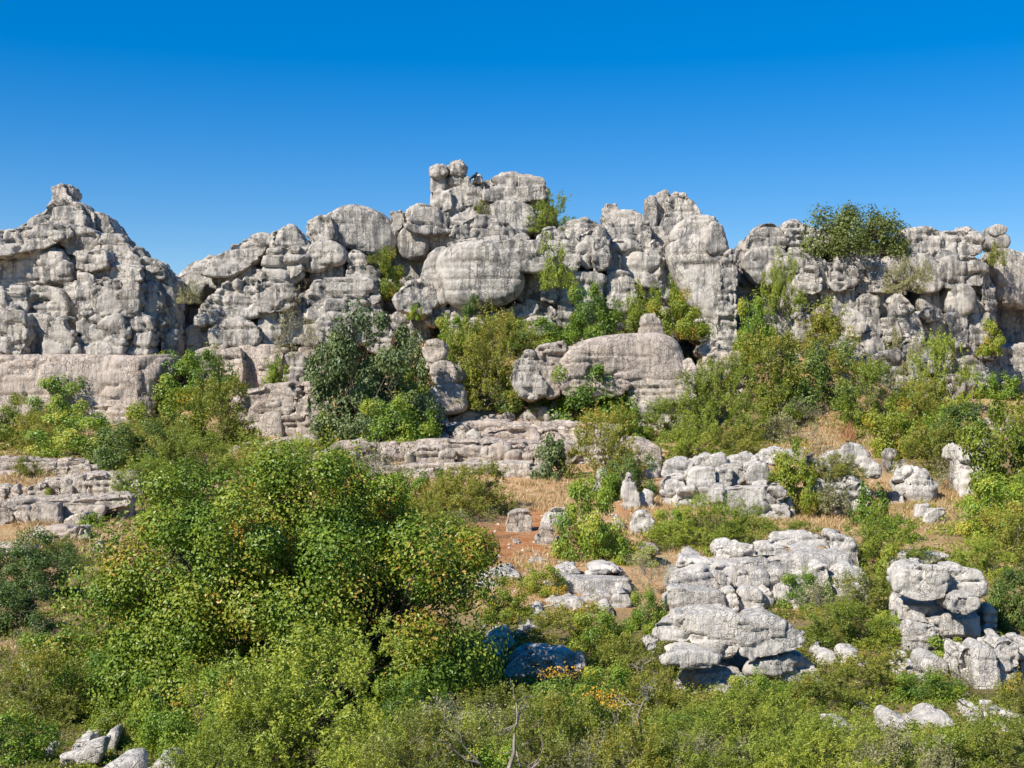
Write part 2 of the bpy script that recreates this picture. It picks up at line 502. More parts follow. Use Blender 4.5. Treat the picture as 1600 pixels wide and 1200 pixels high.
N_ROCK = [0, 0]
def rock_mesh(pts_px, D, T, style, lean=None, yaw=None, vox=2.2, rnd=0.5, seed=0, amp=1.0):
    """one weathered block: outline on the plane at distance D, rounded, T thick, then roughened"""
    rs = np.random.RandomState(seed * 7919 + 13)
    pts = np.array(pts_px, float)
    top, bot = pts[:, 1].min(), pts[:, 1].max()
    if top > 630:      # the upper face shows: leave room for it
        hp = max(bot - top, 1)
        if 'k' in style: pts[:, 1] = np.minimum(pts[:, 1] + 7, bot)
        T = min(T, 0.5 * hp * D / (0.75 * (top - 600)))
        lf = 0.75 if (lean or 0) > 0.35 or D < 28 else 0.32
        T = max(T, 0.7 * D / 50)
        wgt = np.clip((bot - pts[:, 1]) / hp, 0, 1)
        pts[:, 1] += wgt * np.minimum((top - 600) * lf * T / D, 0.5 * hp)
    U = (pts[:, 0] - 800) * D / F
    W = (600 - pts[:, 1]) * D / F
    gz = float(ground_z(U.mean(), D + 0.3))
    if W.min() < gz + 0.55 or ('k' in style and W.min() < gz + 6):   # foot goes into the soil
        low = W < W.min() + 0.22 * (W.max() - W.min()) + 0.05
        W = np.where(low, np.minimum(W, gz - 0.45), W)
    h = vox * D / F
    pad = 0.3 * min(1, D / 60) + 3 * h
    lo = np.array([U.min() - pad, D - pad - 0.5, W.min() - pad])
    hi = np.array([U.max() + pad, D + T + pad, W.max() + pad])
    n = np.ceil((hi - lo) / h).astype(int) + 1
    gu = lo[0] + h * np.arange(n[0]); gy = lo[1] + h * np.arange(n[1]); gw = lo[2] + h * np.arange(n[2])
    A, B = np.meshgrid(gu, gw, indexing='ij')
    d2 = poly_sdf(A, B, list(zip(U, W)))
    inr = max(-d2.min(), h)
    if 's' in style or rnd > 0.5:
        r = min(rnd * inr, 0.42 * T, 0.9)
    else:
        r = min(0.28 * rnd * inr, 0.3 * T, 0.16)
    d2 = d2 - (3.4 if D > 68 else 1.5 if D > 45 else 1.2) * D / F
    k = int(round(0.8 * r / h))
    if k > 0:
        cnt = int((d2 < 0).sum())
        d2 = blur2(d2, k)
        if 0 < cnt < d2.size: d2 = d2 - np.partition(d2.ravel(), cnt)[cnt]
    if lean is None: lean = rs.uniform(0.02, 0.26) if D > 68 else rs.uniform(0.0, 0.16)
    if yaw is None: yaw = rs.uniform(-0.22, 0.22)
    uc, wc = U.mean(), W.min()
    # low, broad undulation of the face so that no face is a plane
    und = vnoise(np.stack([A.ravel() * 0.55, B.ravel() * 0.55, np.full(A.size, seed * 3.7)], 1), 21).reshape(A.shape) * 0.16 * min(1, inr)
    front = D + lean * (B - wc) * 0.6 + yaw * (A - uc) + und
    front = np.clip(front, D - 0.45, D + 0.6 * T)
    Y = gy[None, :, None]
    b = np.maximum(front[:, None, :] - Y, Y - (D + T)) + r
    # seen from above a block narrows towards its back
    tp = 0.0 if ('k' in style or D > 68) else (0.30 if D < 45 else 0.14)
    if tp:
        d3 = np.empty((n[0], n[1], n[2]))
        hw = max((U.max() - U.min()) / 2, h)
        for j in range(n[1]):
            sh = max(gy[j] - D, 0.0)
            f_ = 1.0 / max(1.0 - tp * sh / hw, 0.62)
            pos = np.clip((uc + (gu - uc) * f_ - gu[0]) / h, 0, n[0] - 1.001)
            i0 = pos.astype(int); fr = (pos - i0)[:, None]
            d3[:, j, :] = d2[i0] * (1 - fr) + d2[i0 + 1] * fr
        a = d3 + r
    else:
        a = (d2 + r)[:, None, :]
    S = np.minimum(np.maximum(a, b), 0) + np.hypot(np.maximum(a, 0), np.maximum(b, 0)) - r
    # broken faces: planes that take off corners and edges
    half = np.array([(U.max() - U.min()) / 2, T / 2, (W.max() - W.min()) / 2])
    cen = np.array([(U.max() + U.min()) / 2, D + T / 2, (W.max() + W.min()) / 2])
    nfac = 0 if 'k' in style else (2 if 's' in style else 4 if D > 68 else 2)
    for _ in range(nfac):
        nv = rs.normal(size=3) * np.array([1.0, 0.9, 0.8]) / np.maximum(half / half.max(), 0.3)
        nv[1] = -abs(nv[1])
        nv /= np.linalg.norm(nv)
        sup = np.abs(nv * half).sum() * rs.uniform(0.82 if D > 68 else 0.86, 1.02)
        pl = nv[0] * (A[:, None, :] - cen[0]) + nv[1] * (Y - cen[1]) + nv[2] * (B[:, None, :] - cen[2]) - sup
        kk = 0.05 * min(1, inr)
        hh = np.clip(0.5 + 0.5 * (S - pl) / kk, 0, 1)
        S = pl * (1 - hh) + S * hh + kk * hh * (1 - hh)
    V, Q = surface_net(S, lo, h)
    Nn = vert_normals(V, Q)
    # ---- weathering, in metres; scaled to the block
    s = float(np.clip(inr / 0.8, 0.45, 1.15)) * amp
    q = V + np.array([seed * 1.31, 0, seed * 0.77]) * (0 if 'c' in style else 1)
    smooth = 's' in style
    d = 0.055 * s * fbm(q * (0.85 / s), 3, 31)
    wq = q + 0.08 * s * np.stack([vnoise(q * 1.6 / s, 91), vnoise(q * 1.6 / s, 92), vnoise(q * 1.6 / s, 93)], 1)
    # broken blocks: each fracture cell stands a little proud or back of its neighbours
    f1, f2, c1 = worley(wq * np.array([0.62, 0.62, 1.05]) / s, 61, True)
    d += (0.06 if smooth else 0.32) * s * (c1 - 0.5)
    g1, g2, c2 = worley(wq * np.array([1.5, 1.5, 2.3]) / s + 7.7, 65, True)
    d += (0.03 if smooth else 0.075) * s * (c2 - 0.5) * np.clip(vnoise(q * 0.7 / s, 67) * 2 + 0.8, 0, 1)
    d += 0.048 * s * fbm(q * (2.6 / s), 4, 37, 0.7)
    ridge = 1 - 2 * np.abs(vnoise(q * (1.9 / s), 39))
    d -= 0.05 * s * np.clip(ridge, 0, 1) ** 3
    # bedding: harder and softer beds, with an open joint at some of the boundaries
    far = D > 45
    sb = (1.0 if D > 68 else 0.8) if far else s
    bed_h = (0.48 if 'l' in style else 0.85) * sb
    sd_ = 0.0 if far else seed            # on the cliffs and ledges the beds run on from block to block
    zz = V[:, 2] + 0.09 * sb * vnoise(V * 0.5 / sb, 41) + 0.03 * sb * vnoise(V * 2.6 / sb, 42)
    zw = np.stack([V[:, 0] * 0.03, np.full(len(V), sd_ * 0.7), zz * 1.1 / sb], 1)
    t = zz / bed_h + sd_ * 0.37 + 0.55 * vnoise(zw, 55)
    ti = np.floor(t).astype(np.int64); tf = t - ti
    one = np.zeros_like(ti)
    hard = _hash(ti, one, one, 51)
    hard2 = _hash(ti + 1, one, one, 51)
    sm = np.clip((tf - 0.82) / 0.18, 0, 1); sm = sm * sm * (3 - 2 * sm)
    side = 1 - np.clip(np.abs(Nn[:, 2]) * 1.3 - 0.3, 0, 1)
    d += (0.17 if 'l' in style else 0.13 if far and not smooth else 0.06) * s * ((hard * (1 - sm) + hard2 * sm) - 0.5) * side
    edge = np.minimum(tf, 1 - tf) * bed_h
    openm = np.clip(vnoise(V * np.array([0.45, 0.45, 0.9]) / s + 3.3, 53) * 2.2 + (0.75 if 'l' in style else -0.25 if 's' in style else 0.3), 0, 1)
    wdt = max(0.04 * s, 0.7 * h)
    d -= (0.2 if 'l' in style else 0.17) * s * np.exp(-(edge / wdt) ** 2) * openm * side
    # joints: open cracks along some of the fracture planes
    jm = np.clip(vnoise(q * 0.5 / s + 9.1, 63) * 2.4 + (-0.6 if smooth else 0.55), 0, 1)
    d -= 0.22 * s * np.exp(-((f2 - f1) / (0.05 + 0.55 * h / s)) ** 2) * jm
    # rain flutes
    if 'f' in style: fa = 0.13
    elif 's' in style: fa = 0.02
    else: fa = 0.05
    fl = vnoise(np.stack([q[:, 0] * 2.3 / s, q[:, 1] * 2.3 / s, q[:, 2] * 0.28 / s], 1), 71)
    fl = 1 - np.abs(fl) * 2
    fl = np.clip(fl, 0, 1) * (1 - np.clip(np.abs(vnoise(q * 0.9 / s, 75)), 0, 0.6))
    fm = np.clip(vnoise(q * 0.35 / s + 5.5, 73) * 1.6 + (0.9 if 'f' in style else 0.3), 0, 1)
    d -= fa * s * np.clip(fl, 0, 1) ** 2 * fm * side
    # solution pits
    if 's' not in style:
        p1, p2, _ = worley(q * 2.1 / s, 81)
        d -= 0.075 * s * np.clip(0.42 - p1, 0, 1) * 2.4 * np.clip(vnoise(q * 0.8 / s, 83) * 2 - 0.1, 0, 1)
    d = np.where(d > 0, d * 0.8, d)
    if 's' in style: d *= 0.72
    V = V + Nn * d[:, None]
    N_ROCK[0] += 1; N_ROCK[1] += len(Q)
    return V, Q

def parse(spec):
    head, _, body = spec.partition(':')
    o = {'d': 0.0, 'T': None, 'st': '', 'b': None, 'L': None, 'Y': None, 'R': 0.5, 'A': 1.0, 'V': None}
    for t in head.split():
        c = t[0]
        if c in '-+0123456789.': o['d'] = float(t)
        elif c == 'T': o['T'] = float(t[1:])
        elif c == 'b': o['b'] = float(t[1:])
        elif c == 'L': o['L'] = float(t[1:])
        elif c == 'Y': o['Y'] = float(t[1:])
        elif c == 'R': o['R'] = float(t[1:])
        elif c == 'A': o['A'] = float(t[1:])
        elif c == 'V': o['V'] = float(t[1:])
        else: o['st'] += t
    v = [float(x) for x in body.split()]
    o['pts'] = list(zip(v[0::2], v[1::2]))
    return o

SEED = [0]
QUADS = [0]
def rock(name, label, cat, D0, mat, blocks, group=None, style='', part='rock_block'):
    """D0 None: every block stands where its own foot (or b<row>) meets the ground"""
    specs = [parse(b) for b in blocks.strip().splitlines() if b.strip()]
    built = []
    cores = []
    for o in specs:
        if 'k' in o['st']:
            ys = [p[1] for p in o['pts']]
            Dk = (D0 if D0 is not None and o['b'] is None else ground_dist(o['b'] or max(ys))) + o['d']
            cores.append((Dk, [((p[0] - 800) * Dk / F, (600 - p[1]) * Dk / F) for p in o['pts']]))
    for o in specs:
        SEED[0] += 1
        ys = [p[1] for p in o['pts']]; xs = [p[0] for p in o['pts']]
        D = (D0 if D0 is not None and o['b'] is None else ground_dist(o['b'] or max(ys))) + o['d']
        wm = (max(xs) - min(xs)) * D / F; hm = (max(ys) - min(ys)) * D / F
        T = o['T'] or float(np.clip(0.75 * min(wm, 2.2 * hm), 0.6 * D / 50, 3.6))
        st = style + o['st']
        core = 'k' in st
        vox = o['V'] or (6.5 if core else 2.6)
        if D > 68 and not core: T = min(T, 1.1 * min(wm, hm) + 0.9)
        if D <= 68 and not core: T = min(T, 1.75, 0.045 * D)
        if D <= 68 and core: T = min(T, 1.6)
        V, Q = rock_mesh(o['pts'], D, T, st, o['L'], o['Y'], vox, o['R'], SEED[0], o['A'])
        mk = next((c for c in reversed(st) if c in M_ROCK), mat)
        if not core and cores:                # leave out what lies buried inside the mass behind
            vb = np.zeros(len(V), bool)
            for Dk, kp in cores:
                k_ = Dk / F
                deep = V[:, 1] > Dk + (0.85 if D > 68 else 0.45)
                if deep.any():
                    sd = poly_sdf(V[deep, 0], V[deep, 2], kp)
                    vb[np.nonzero(deep)[0][sd < -(14 if D > 68 else 12) * k_]] = True
            if D > 70:
                fn = np.cross(V[Q[:, 2]] - V[Q[:, 0]], V[Q[:, 3]] - V[Q[:, 1]])
                Q = Q[~((fn[:, 1] > 0.55 * np.linalg.norm(fn, axis=1)) & (V[Q[:, 0], 1] > D + 0.6 * T))]
            Q = Q[~vb[Q].all(axis=1)]
            used = np.unique(Q); remap = np.zeros(len(V), np.int64); remap[used] = np.arange(len(used))
            V, Q = V[used], remap[Q]
        QUADS[0] += len(Q)
        built.append((V, Q, mk, core))
    if len(built) == 1:
        V, Q, mk, _ = built[0]
        loc = np.array([V[:, 0].mean(), V[:, 1].mean(), V[:, 2].min()])
        me = mesh_from(name, V - loc, Q); me.materials.append(M_ROCK[mk])
        return tag(link(name, me, None, loc), label, cat, group)
    allv = np.concatenate([b[0] for b in built])
    loc = np.array([allv[:, 0].mean(), allv[:, 1].mean(), allv[:, 2].min()])
    root = tag(link(name, None, None, loc), label, cat, group)
    for V, Q, mk, core in built:
        nm = 'rock_core' if core else part
        me = mesh_from(nm, V - loc, Q); me.materials.append(M_ROCK[mk])
        link(nm, me, root)
    return root

# ------------------------------------------------------------------ cliffs
rock("rock_massif", "pyramid-shaped grey limestone massif standing on a broad pink slab", "cliff", 76, 'g', """
k +3.6 T6: -70 404 0 404 90 400 160 400 215 402 258 432 266 560 -70 566
k +8.2 T4: -70 376 0 372 60 340 85 324 110 324 146 342 172 368 205 396 230 420 -70 420
+8.5 T2: 80 306 79 293 85 289 96 290 100 297 103 306
+8.8 T2: 98 296 103 289 110 294 113 301 112 312 104 308
+8.3 T2.4: 80 307 104 306 112 313 110 319 95 319 80 316
+6 T4 L0.4: 38 354 60 330 78 316 95 315 112 316 122 321 128 345 126 360 100 360 70 356
+6.8 T3: 118 316 128 322 142 333 150 336 150 356 136 360 124 350
+7.2 T3: 140 332 152 334 166 342 172 352 182 368 160 370 142 362
+3 T5 L0.3: -70 368 0 362 35 355 60 348 90 346 102 352 104 365 84 378 70 386 40 393 0 397 -70 402
+4 T4: 100 354 125 356 145 363 152 372 156 387 150 397 120 398 100 394 92 380 104 364
+3.8 T4 s: -70 400 0 399 45 390 80 386 102 394 114 420 118 437 90 440 60 443 20 446 -70 448
+1.9 T3: -70 450 3 450 6 478 0 492 -70 492
+1.8 T3: 4 456 12 450 36 451 39 470 37 492 8 492 2 478
+2.2 T3: 39 455 55 450 90 455 100 470 106 492 95 498 75 497 41 495
+2.6 T3: 92 444 116 440 118 500 104 500 98 470
+0.3 T2.4: -30 500 0 482 10 478 20 488 32 487 38 500 42 520 42 552 35 560 -30 560
+1.9 T3: 39 493 75 493 86 505 80 528 74 560 44 560 40 530
+0.5 T2.2: 68 530 74 512 85 500 96 497 100 505 94 513 106 514 114 520 118 535 117 558 100 560 66 558
+3.4 T3 l: 153 372 165 367 185 367 195 378 192 386 170 388 157 384
+3 T3 l: 158 386 195 381 207 392 211 402 195 404 163 403
+3.4 T2: 204 392 212 386 220 390 224 398 215 403 208 401
+2.4 T3 l: 163 402 208 400 219 405 217 415 168 416
+1.4 T3: 119 400 158 388 164 392 169 415 140 423 121 421
+1.7 T3 l: 117 424 165 415 205 413 219 417 221 436 160 434 117 432
+1.2 T3: 117 431 140 430 145 438 144 487 130 490 117 488
+1.2 T3: 144 439 165 437 187 440 188 455 185 486 168 489 145 487
+1.4 T3: 187 441 195 437 212 439 218 455 212 460 189 456
+1.3 T3: 188 455 212 455 217 470 214 488 205 494 189 488
+1.9 T3 Y0.3: 216 440 235 441 245 458 250 488 254 514 240 516 224 492 214 470
+0.9 T3: 116 489 150 487 180 486 193 495 197 515 191 555 170 560 140 559 123 555 116 520
+1.3 T3: 190 490 215 488 231 495 239 515 236 552 215 559 198 556 194 520
+2.6 T3.4: 218 403 235 405 248 412 256 425 252 440 225 438 217 420
+2.5 T4 Y0.5: 238 436 254 424 263 440 269 480 273 520 274 566 258 568 254 520 246 480
-1.8 T6 p s f L0.12 R0.25: -70 560 40 557 120 557 200 559 252 556 246 580 228 606 226 648 200 652 150 648 100 646 50 644 -70 646
-1.2 T5 p s R0.25 Y0.6: 218 560 256 555 268 570 265 582 240 608 232 644 222 646 216 600
-2.3 T2 p: 120 640 180 633 215 640 226 647 200 658 140 658
-2.2 T1.5 p: -10 602 14 600 24 612 26 648 -10 650
""")

rock("rock_massif", "overhanging grey crag beside the dark cleft, with a pink wall below it", "cliff", 79, 'g', """
k +6.2 T6: 270 446 298 414 350 394 405 372 440 362 472 378 476 480 470 545 458 640 306 650 300 560 288 490
k +8 T5: 240 470 276 440 330 440 330 570 250 580
+5.2 T4 L0.5: 262 456 274 432 290 424 302 412 322 400 334 406 322 432 310 452 300 474 275 470
+2.6 T4 L0.5: 318 428 330 404 352 391 372 374 386 369 404 364 418 368 410 388 392 410 370 426 350 430
+3.4 T3: 310 440 330 424 370 420 410 420 412 438 350 450
+1.9 T4: 417 372 425 362 445 354 455 354 463 362 466 372 475 377 479 390 440 388 419 390
+1.5 T4: 409 417 417 392 430 386 460 387 479 391 479 412 466 428 450 438 425 430
+0.6 T4 L0.4: 303 506 314 478 330 456 350 442 385 433 402 436 403 470 401 492 360 496 325 507
+0.5 T4 f: 402 437 420 430 440 437 456 445 462 462 458 480 425 488 403 486
+0.1 T3: 325 504 345 494 365 491 381 498 390 503 403 513 406 532 390 541 328 541
+1.6 T3: 286 540 294 512 310 503 328 508 331 538 315 548 294 550
+0.8 T3: 401 490 420 484 441 492 437 510 442 538 415 543 404 522
+1.6 T3: 438 478 474 466 479 535 440 536
-0.6 T3 p s f R0.25: 298 600 306 548 332 541 352 540 350 580 340 596 318 640
-1.2 T2 p: 342 549 370 544 378 560 375 597 362 614 349 606 344 585
-0.5 T4 p s f R0.25: 370 542 400 539 426 541 420 556 406 570 409 614 390 620 370 618
-0.7 T3 p: 404 560 424 541 441 545 437 570 424 622 408 622
-0.3 T3: 438 562 455 553 470 557 474 575 468 606 446 610 438 590
-0.9 T3 p l: 366 616 408 613 407 646 370 648
""")

rock("rock_step_block", "squat stacked blocks left of the big grey-green oak", "rock outcrop", None, 'm', """
b682 +0.7 T1.6: 424 614 436 606 450 608 464 622 420 624
b682 +0.5 T1.6: 417 637 424 624 455 620 459 640 445 648 424 647
b682 +0.6 T1.6: 456 641 458 628 478 622 482 647 460 648
b682 +0.9 T1.6: 478 624 500 618 512 626 510 650 480 648
b682 T1.6 s: 404 656 415 646 435 648 440 672 420 681 404 670
b682 +0.2 T2: 436 660 440 650 490 648 499 660 492 681 440 682
b690 +2.6 T2 p l: 368 618 420 606 470 600 506 606 508 690 368 690
b682 +0.3 T2 l: 372 670 400 660 404 676 398 684 376 684
""")

rock("rock_massif", "fluted grey cliff shoulder left of the summit with the rounded knob below", "cliff", 80, 'g', """
k +4.2 T6: 486 356 530 332 610 342 640 338 664 420 668 545 640 560 482 560
+3.2 T5 f s: 502 342 530 323 560 321 592 330 610 348 616 385 611 399 585 397 560 388 530 380 508 378
+2.6 T4: 478 348 500 338 516 338 522 372 505 380 479 382
+0.8 T4 s: 475 412 477 392 488 379 505 376 525 380 537 392 537 410 510 414 495 422 480 424
+1.5 T3 s: 484 426 500 416 536 412 537 430 526 440 488 442
+1.1 T2 l: 542 402 550 392 560 394 571 405 574 415 555 418 543 413
+1 T4: 535 436 544 418 570 414 586 422 593 440 592 454 560 442 538 442
+0.5 T4: 481 472 489 440 540 437 576 431 591 445 595 467 585 475 540 473 500 480 482 478
+1 T3: 466 467 485 448 490 480 474 490
+0.3 T3: 477 484 500 477 520 474 560 473 591 473 602 490 602 503 570 508 545 503 515 493 510 508 479 508
-0.3 T3: 495 505 505 495 525 490 546 492 552 515 547 540 510 542 496 527
+0.2 T3: 549 504 572 500 578 534 553 538
+0.3 T3: 575 505 600 498 612 520 610 550 578 550
+0.1 T3: 476 509 500 508 502 538 478 539
+0.8 T3: 605 498 625 487 641 490 644 522 625 534 608 530
+0.9 T3: 640 492 655 489 670 500 672 525 644 530
-0.7 T4 p: 466 544 520 538 542 540 552 570 548 600 474 600
-0.9 T4 p: 470 580 486 572 512 575 516 640 472 640
""")

rock("rock_massif", "tall central grey peak with the huge smooth bulging block at its heart", "cliff", 82, 'g', """
k +4.5 T7: 622 345 690 322 700 305 760 300 850 300 866 330 880 370 940 362 956 420 960 540 640 560 612 470
+4 T2 s: 676 276 690 274 695 286 691 299 675 299
+3.9 T2.4: 673 299 691 298 695 312 687 327 676 323
+4.1 T2: 703 273 718 272 728 276 734 284 716 288 704 286
+4.4 T2: 692 279 704 276 715 287 713 298 696 299
+3.6 T3: 691 301 715 292 735 284 750 281 756 290 756 312 735 319 710 321 692 320
+3.2 T2.4: 691 301 702 298 705 324 694 328
+4.4 T2.4: 754 285 766 281 768 310 756 314
+3.5 T1: 737 284 743 276 748 273 751 279 753 285
+3 T4: 764 284 778 275 790 270 806 269 808 292 796 296 770 295
+2.6 T4: 757 312 758 299 775 293 800 292 808 300 809 311 785 313
+3 T4: 805 272 825 273 845 278 850 286 840 292 808 294
+2.7 T4: 807 294 825 290 850 289 856 298 851 309 830 314 811 312
+2.2 T5 s: 749 336 760 318 775 311 814 311 832 326 840 347 822 368 790 354 750 348
+3 T5: 812 312 840 313 866 322 873 334 852 352 838 370 824 347
+3.2 T4 L0.4: 688 332 720 316 752 316 754 332 747 348 720 353 694 348
+0.8 T4 f: 629 332 640 322 655 320 675 320 696 330 708 346 710 354 690 360 672 364 655 362 640 358 629 348
+1.8 T3: 610 333 629 331 631 347 616 366 612 352
+1.2 T3 s: 625 362 640 353 660 360 666 385 662 400 630 402 624 386
+1.9 T3 s: 666 363 688 357 692 388 675 388 666 382
+2 T3 s: 689 361 706 362 708 380 692 386
-1.2 T4 f: 702 374 711 355 735 341 753 339 780 344 800 351 815 362 818 372 800 376 760 374 735 374 708 380
-0.9 T2 s: 806 370 818 363 826 372 818 380 806 378
-3.4 T6 s L0.05: 684 402 690 386 720 378 782 375 798 392 813 416 819 440 813 458 800 470 750 474 702 475 690 462 686 435
-2.8 T2.4: 699 379 760 371 792 370 799 377 780 382 740 384 704 386
-2.4 T5 s L0.3: 656 442 664 412 672 393 692 382 702 392 698 430 700 474 685 478 674 456
-2.8 T4 L0.3: 617 468 624 452 640 441 660 439 674 450 682 472 672 484 660 494 640 484 624 482
-3.2 T5 f: 776 379 800 374 840 378 862 387 868 400 860 417 840 422 812 420 796 423 782 404
-1.4 T4: 840 386 880 388 902 395 908 416 890 423 860 418 856 398
+0.5 T4: 841 377 848 359 865 354 876 358 882 370 880 384 860 386 842 386
+0.8 T4 l: 873 357 890 347 915 344 935 349 942 364 925 373 905 375 878 374
-0.2 T4: 878 377 902 372 908 392 900 403 880 388
-0.4 T4: 901 367 930 357 946 351 954 370 954 392 947 412 930 420 918 418 904 407
-0.9 T3 Y0.3: 926 382 945 369 954 392 947 418 930 421
-1.6 T4: 816 432 850 423 866 430 870 447 864 468 840 474 818 468 808 462 820 446
-1.9 T3: 846 446 862 439 872 458 864 470 847 468
-1.3 T4 f: 868 442 890 424 925 423 947 432 944 468 915 478 900 474 880 482 868 464
-0.7 T4: 943 430 965 421 987 428 994 456 987 484 960 486 948 468
-2 T3: 664 494 680 477 692 475 700 487 692 503 675 510 665 503
-2 T3 l: 700 483 715 473 747 473 753 486 748 500 715 501 701 494
-1 T3: 748 478 775 472 800 472 800 492 765 500 750 498
-1.8 T3: 758 502 765 488 790 482 800 477 838 467 852 474 864 469 871 482 865 503 840 508 800 503
-2.2 T2.4: 788 487 830 467 840 480 832 490 796 497
-1.6 T3: 866 470 890 467 907 480 907 503 880 514 865 503
-2.8 T3: 757 518 770 499 796 497 802 512 792 530 770 530
-2.8 T3: 816 507 835 495 860 497 866 512 850 524 824 524
-2.6 T3: 698 502 745 498 758 512 746 526 720 522 698 518
-3 T2.5: 738 509 760 509 762 530 742 530
-2.4 T3: 796 512 826 513 832 536 798 540
-1.4 T3: 868 507 907 500 912 540 876 546
-0.6 T3: 955 488 985 478 992 502 988 545 960 550
-0.6 T3: 906 480 944 470 956 500 950 550 908 550
""")
G_BAL = "balanced stones on the summit"
rock("balanced_boulder", "flattened boulder balanced on the left summit pillar, lower of the two", "boulder", 85.6, 'g', "T2 R0.9: 672 268 674 261 680 258 692 257 698 264 697 272 688 276 675 276", G_BAL)
rock("balanced_boulder", "rounded head-like boulder poised highest on the central summit", "boulder", 85.8, 'g', "T2.2 R0.9: 701 258 703 252 712 249 722 249 726 258 725 268 718 273 702 272", G_BAL)

rock("rock_massif", "grey crag with a small finger of rock, between summit and tall tower", "cliff", 83, 'g', """
k +5.2 T6: 948 352 960 335 1010 350 1040 318 1080 318 1090 350 1060 500 1000 520 950 500
+2 T2: 943 345 945 325 950 320 960 320 967 327 965 340 958 346 946 352
+1.6 T3 l: 957 339 970 331 990 331 1004 338 1013 349 1005 352 985 350 960 352
+1.4 T3: 963 353 985 349 1013 350 1017 364 1000 366 968 362
+1.2 T3: 943 352 960 349 975 361 990 365 1002 373 985 381 960 378 946 371
+1 T3: 998 366 1013 362 1018 380 1004 386
-0.2 T4 f: 947 408 951 386 960 375 975 374 992 379 1012 385 1032 400 1037 425 1034 448 1000 443 985 433 965 428 949 423
-0.5 T2.4: 946 414 955 394 966 399 968 427 951 427
+0.3 T4 s: 988 442 1020 444 1037 445 1052 462 1050 474 1025 469 1000 459 988 452
-0.1 T4: 983 431 1034 440 1038 456 1010 453 988 446
-0.1 T4 Y0.6: 1011 385 1025 374 1037 385 1044 400 1053 450 1050 474 1035 459 1033 420
+0.2 T4: 984 455 1010 458 1050 472 1054 520 1000 530 984 500
+3.4 T2: 1012 325 1012 312 1016 308 1023 309 1027 325 1026 353 1014 355
+3.8 T3: 1024 312 1030 302 1042 297 1049 305 1047 322 1038 333 1030 358 1023 353
+3 T4: 1045 305 1055 300 1072 302 1083 311 1093 325 1097 338 1080 342 1060 350 1050 357 1040 366 1029 363 1040 335
+2.6 T3: 1013 355 1035 356 1044 377 1030 390 1016 382
""")

rock("rock_tower", "tall smooth grey rock tower standing apart in front of the ridge", "rock tower", 81.5, 'g', """
k +6 T3: 1030 450 1110 460 1150 480 1150 600 1030 600
k +1.4 T4: 1058 370 1080 352 1120 352 1134 400 1140 540 1110 530 1070 440
+0.5 T4 s: 1050 378 1053 364 1061 350 1080 340 1105 336 1121 342 1124 360 1112 378 1082 370 1060 376
-0.3 T5 s L0.08: 1049 378 1064 366 1090 360 1110 372 1126 384 1138 420 1138 470 1146 500 1148 545 1128 540 1120 504 1098 494 1084 474 1074 454 1061 434 1054 405
-0.4 T3 s Y0.35: 1104 388 1113 346 1129 350 1140 390 1112 396
-0.8 T3 f L0.05: 1128 400 1148 389 1152 440 1150 490 1154 520 1152 538 1138 548 1121 540 1123 500 1126 460 1126 424
-0.9 T3: 1084 512 1090 502 1105 499 1119 508 1122 526 1116 535 1095 534 1084 525
-0.7 T2: 1070 508 1082 500 1088 516 1076 526
-1.2 T3: 1102 536 1125 543 1147 543 1150 566 1120 572 1100 560
""")
rock("rock_wall", "shaded low rock wall in the gap right of the tower", "cliff", 86, 'g', """
k +3 T4: 1145 400 1180 395 1200 430 1215 560 1140 580
+1 T4: 1147 396 1160 387 1176 398 1182 432 1165 444 1148 426
+1.6 T4: 1146 424 1175 430 1197 450 1204 505 1180 530 1150 520
+0.4 T3: 1150 510 1190 505 1200 580 1150 590
""")

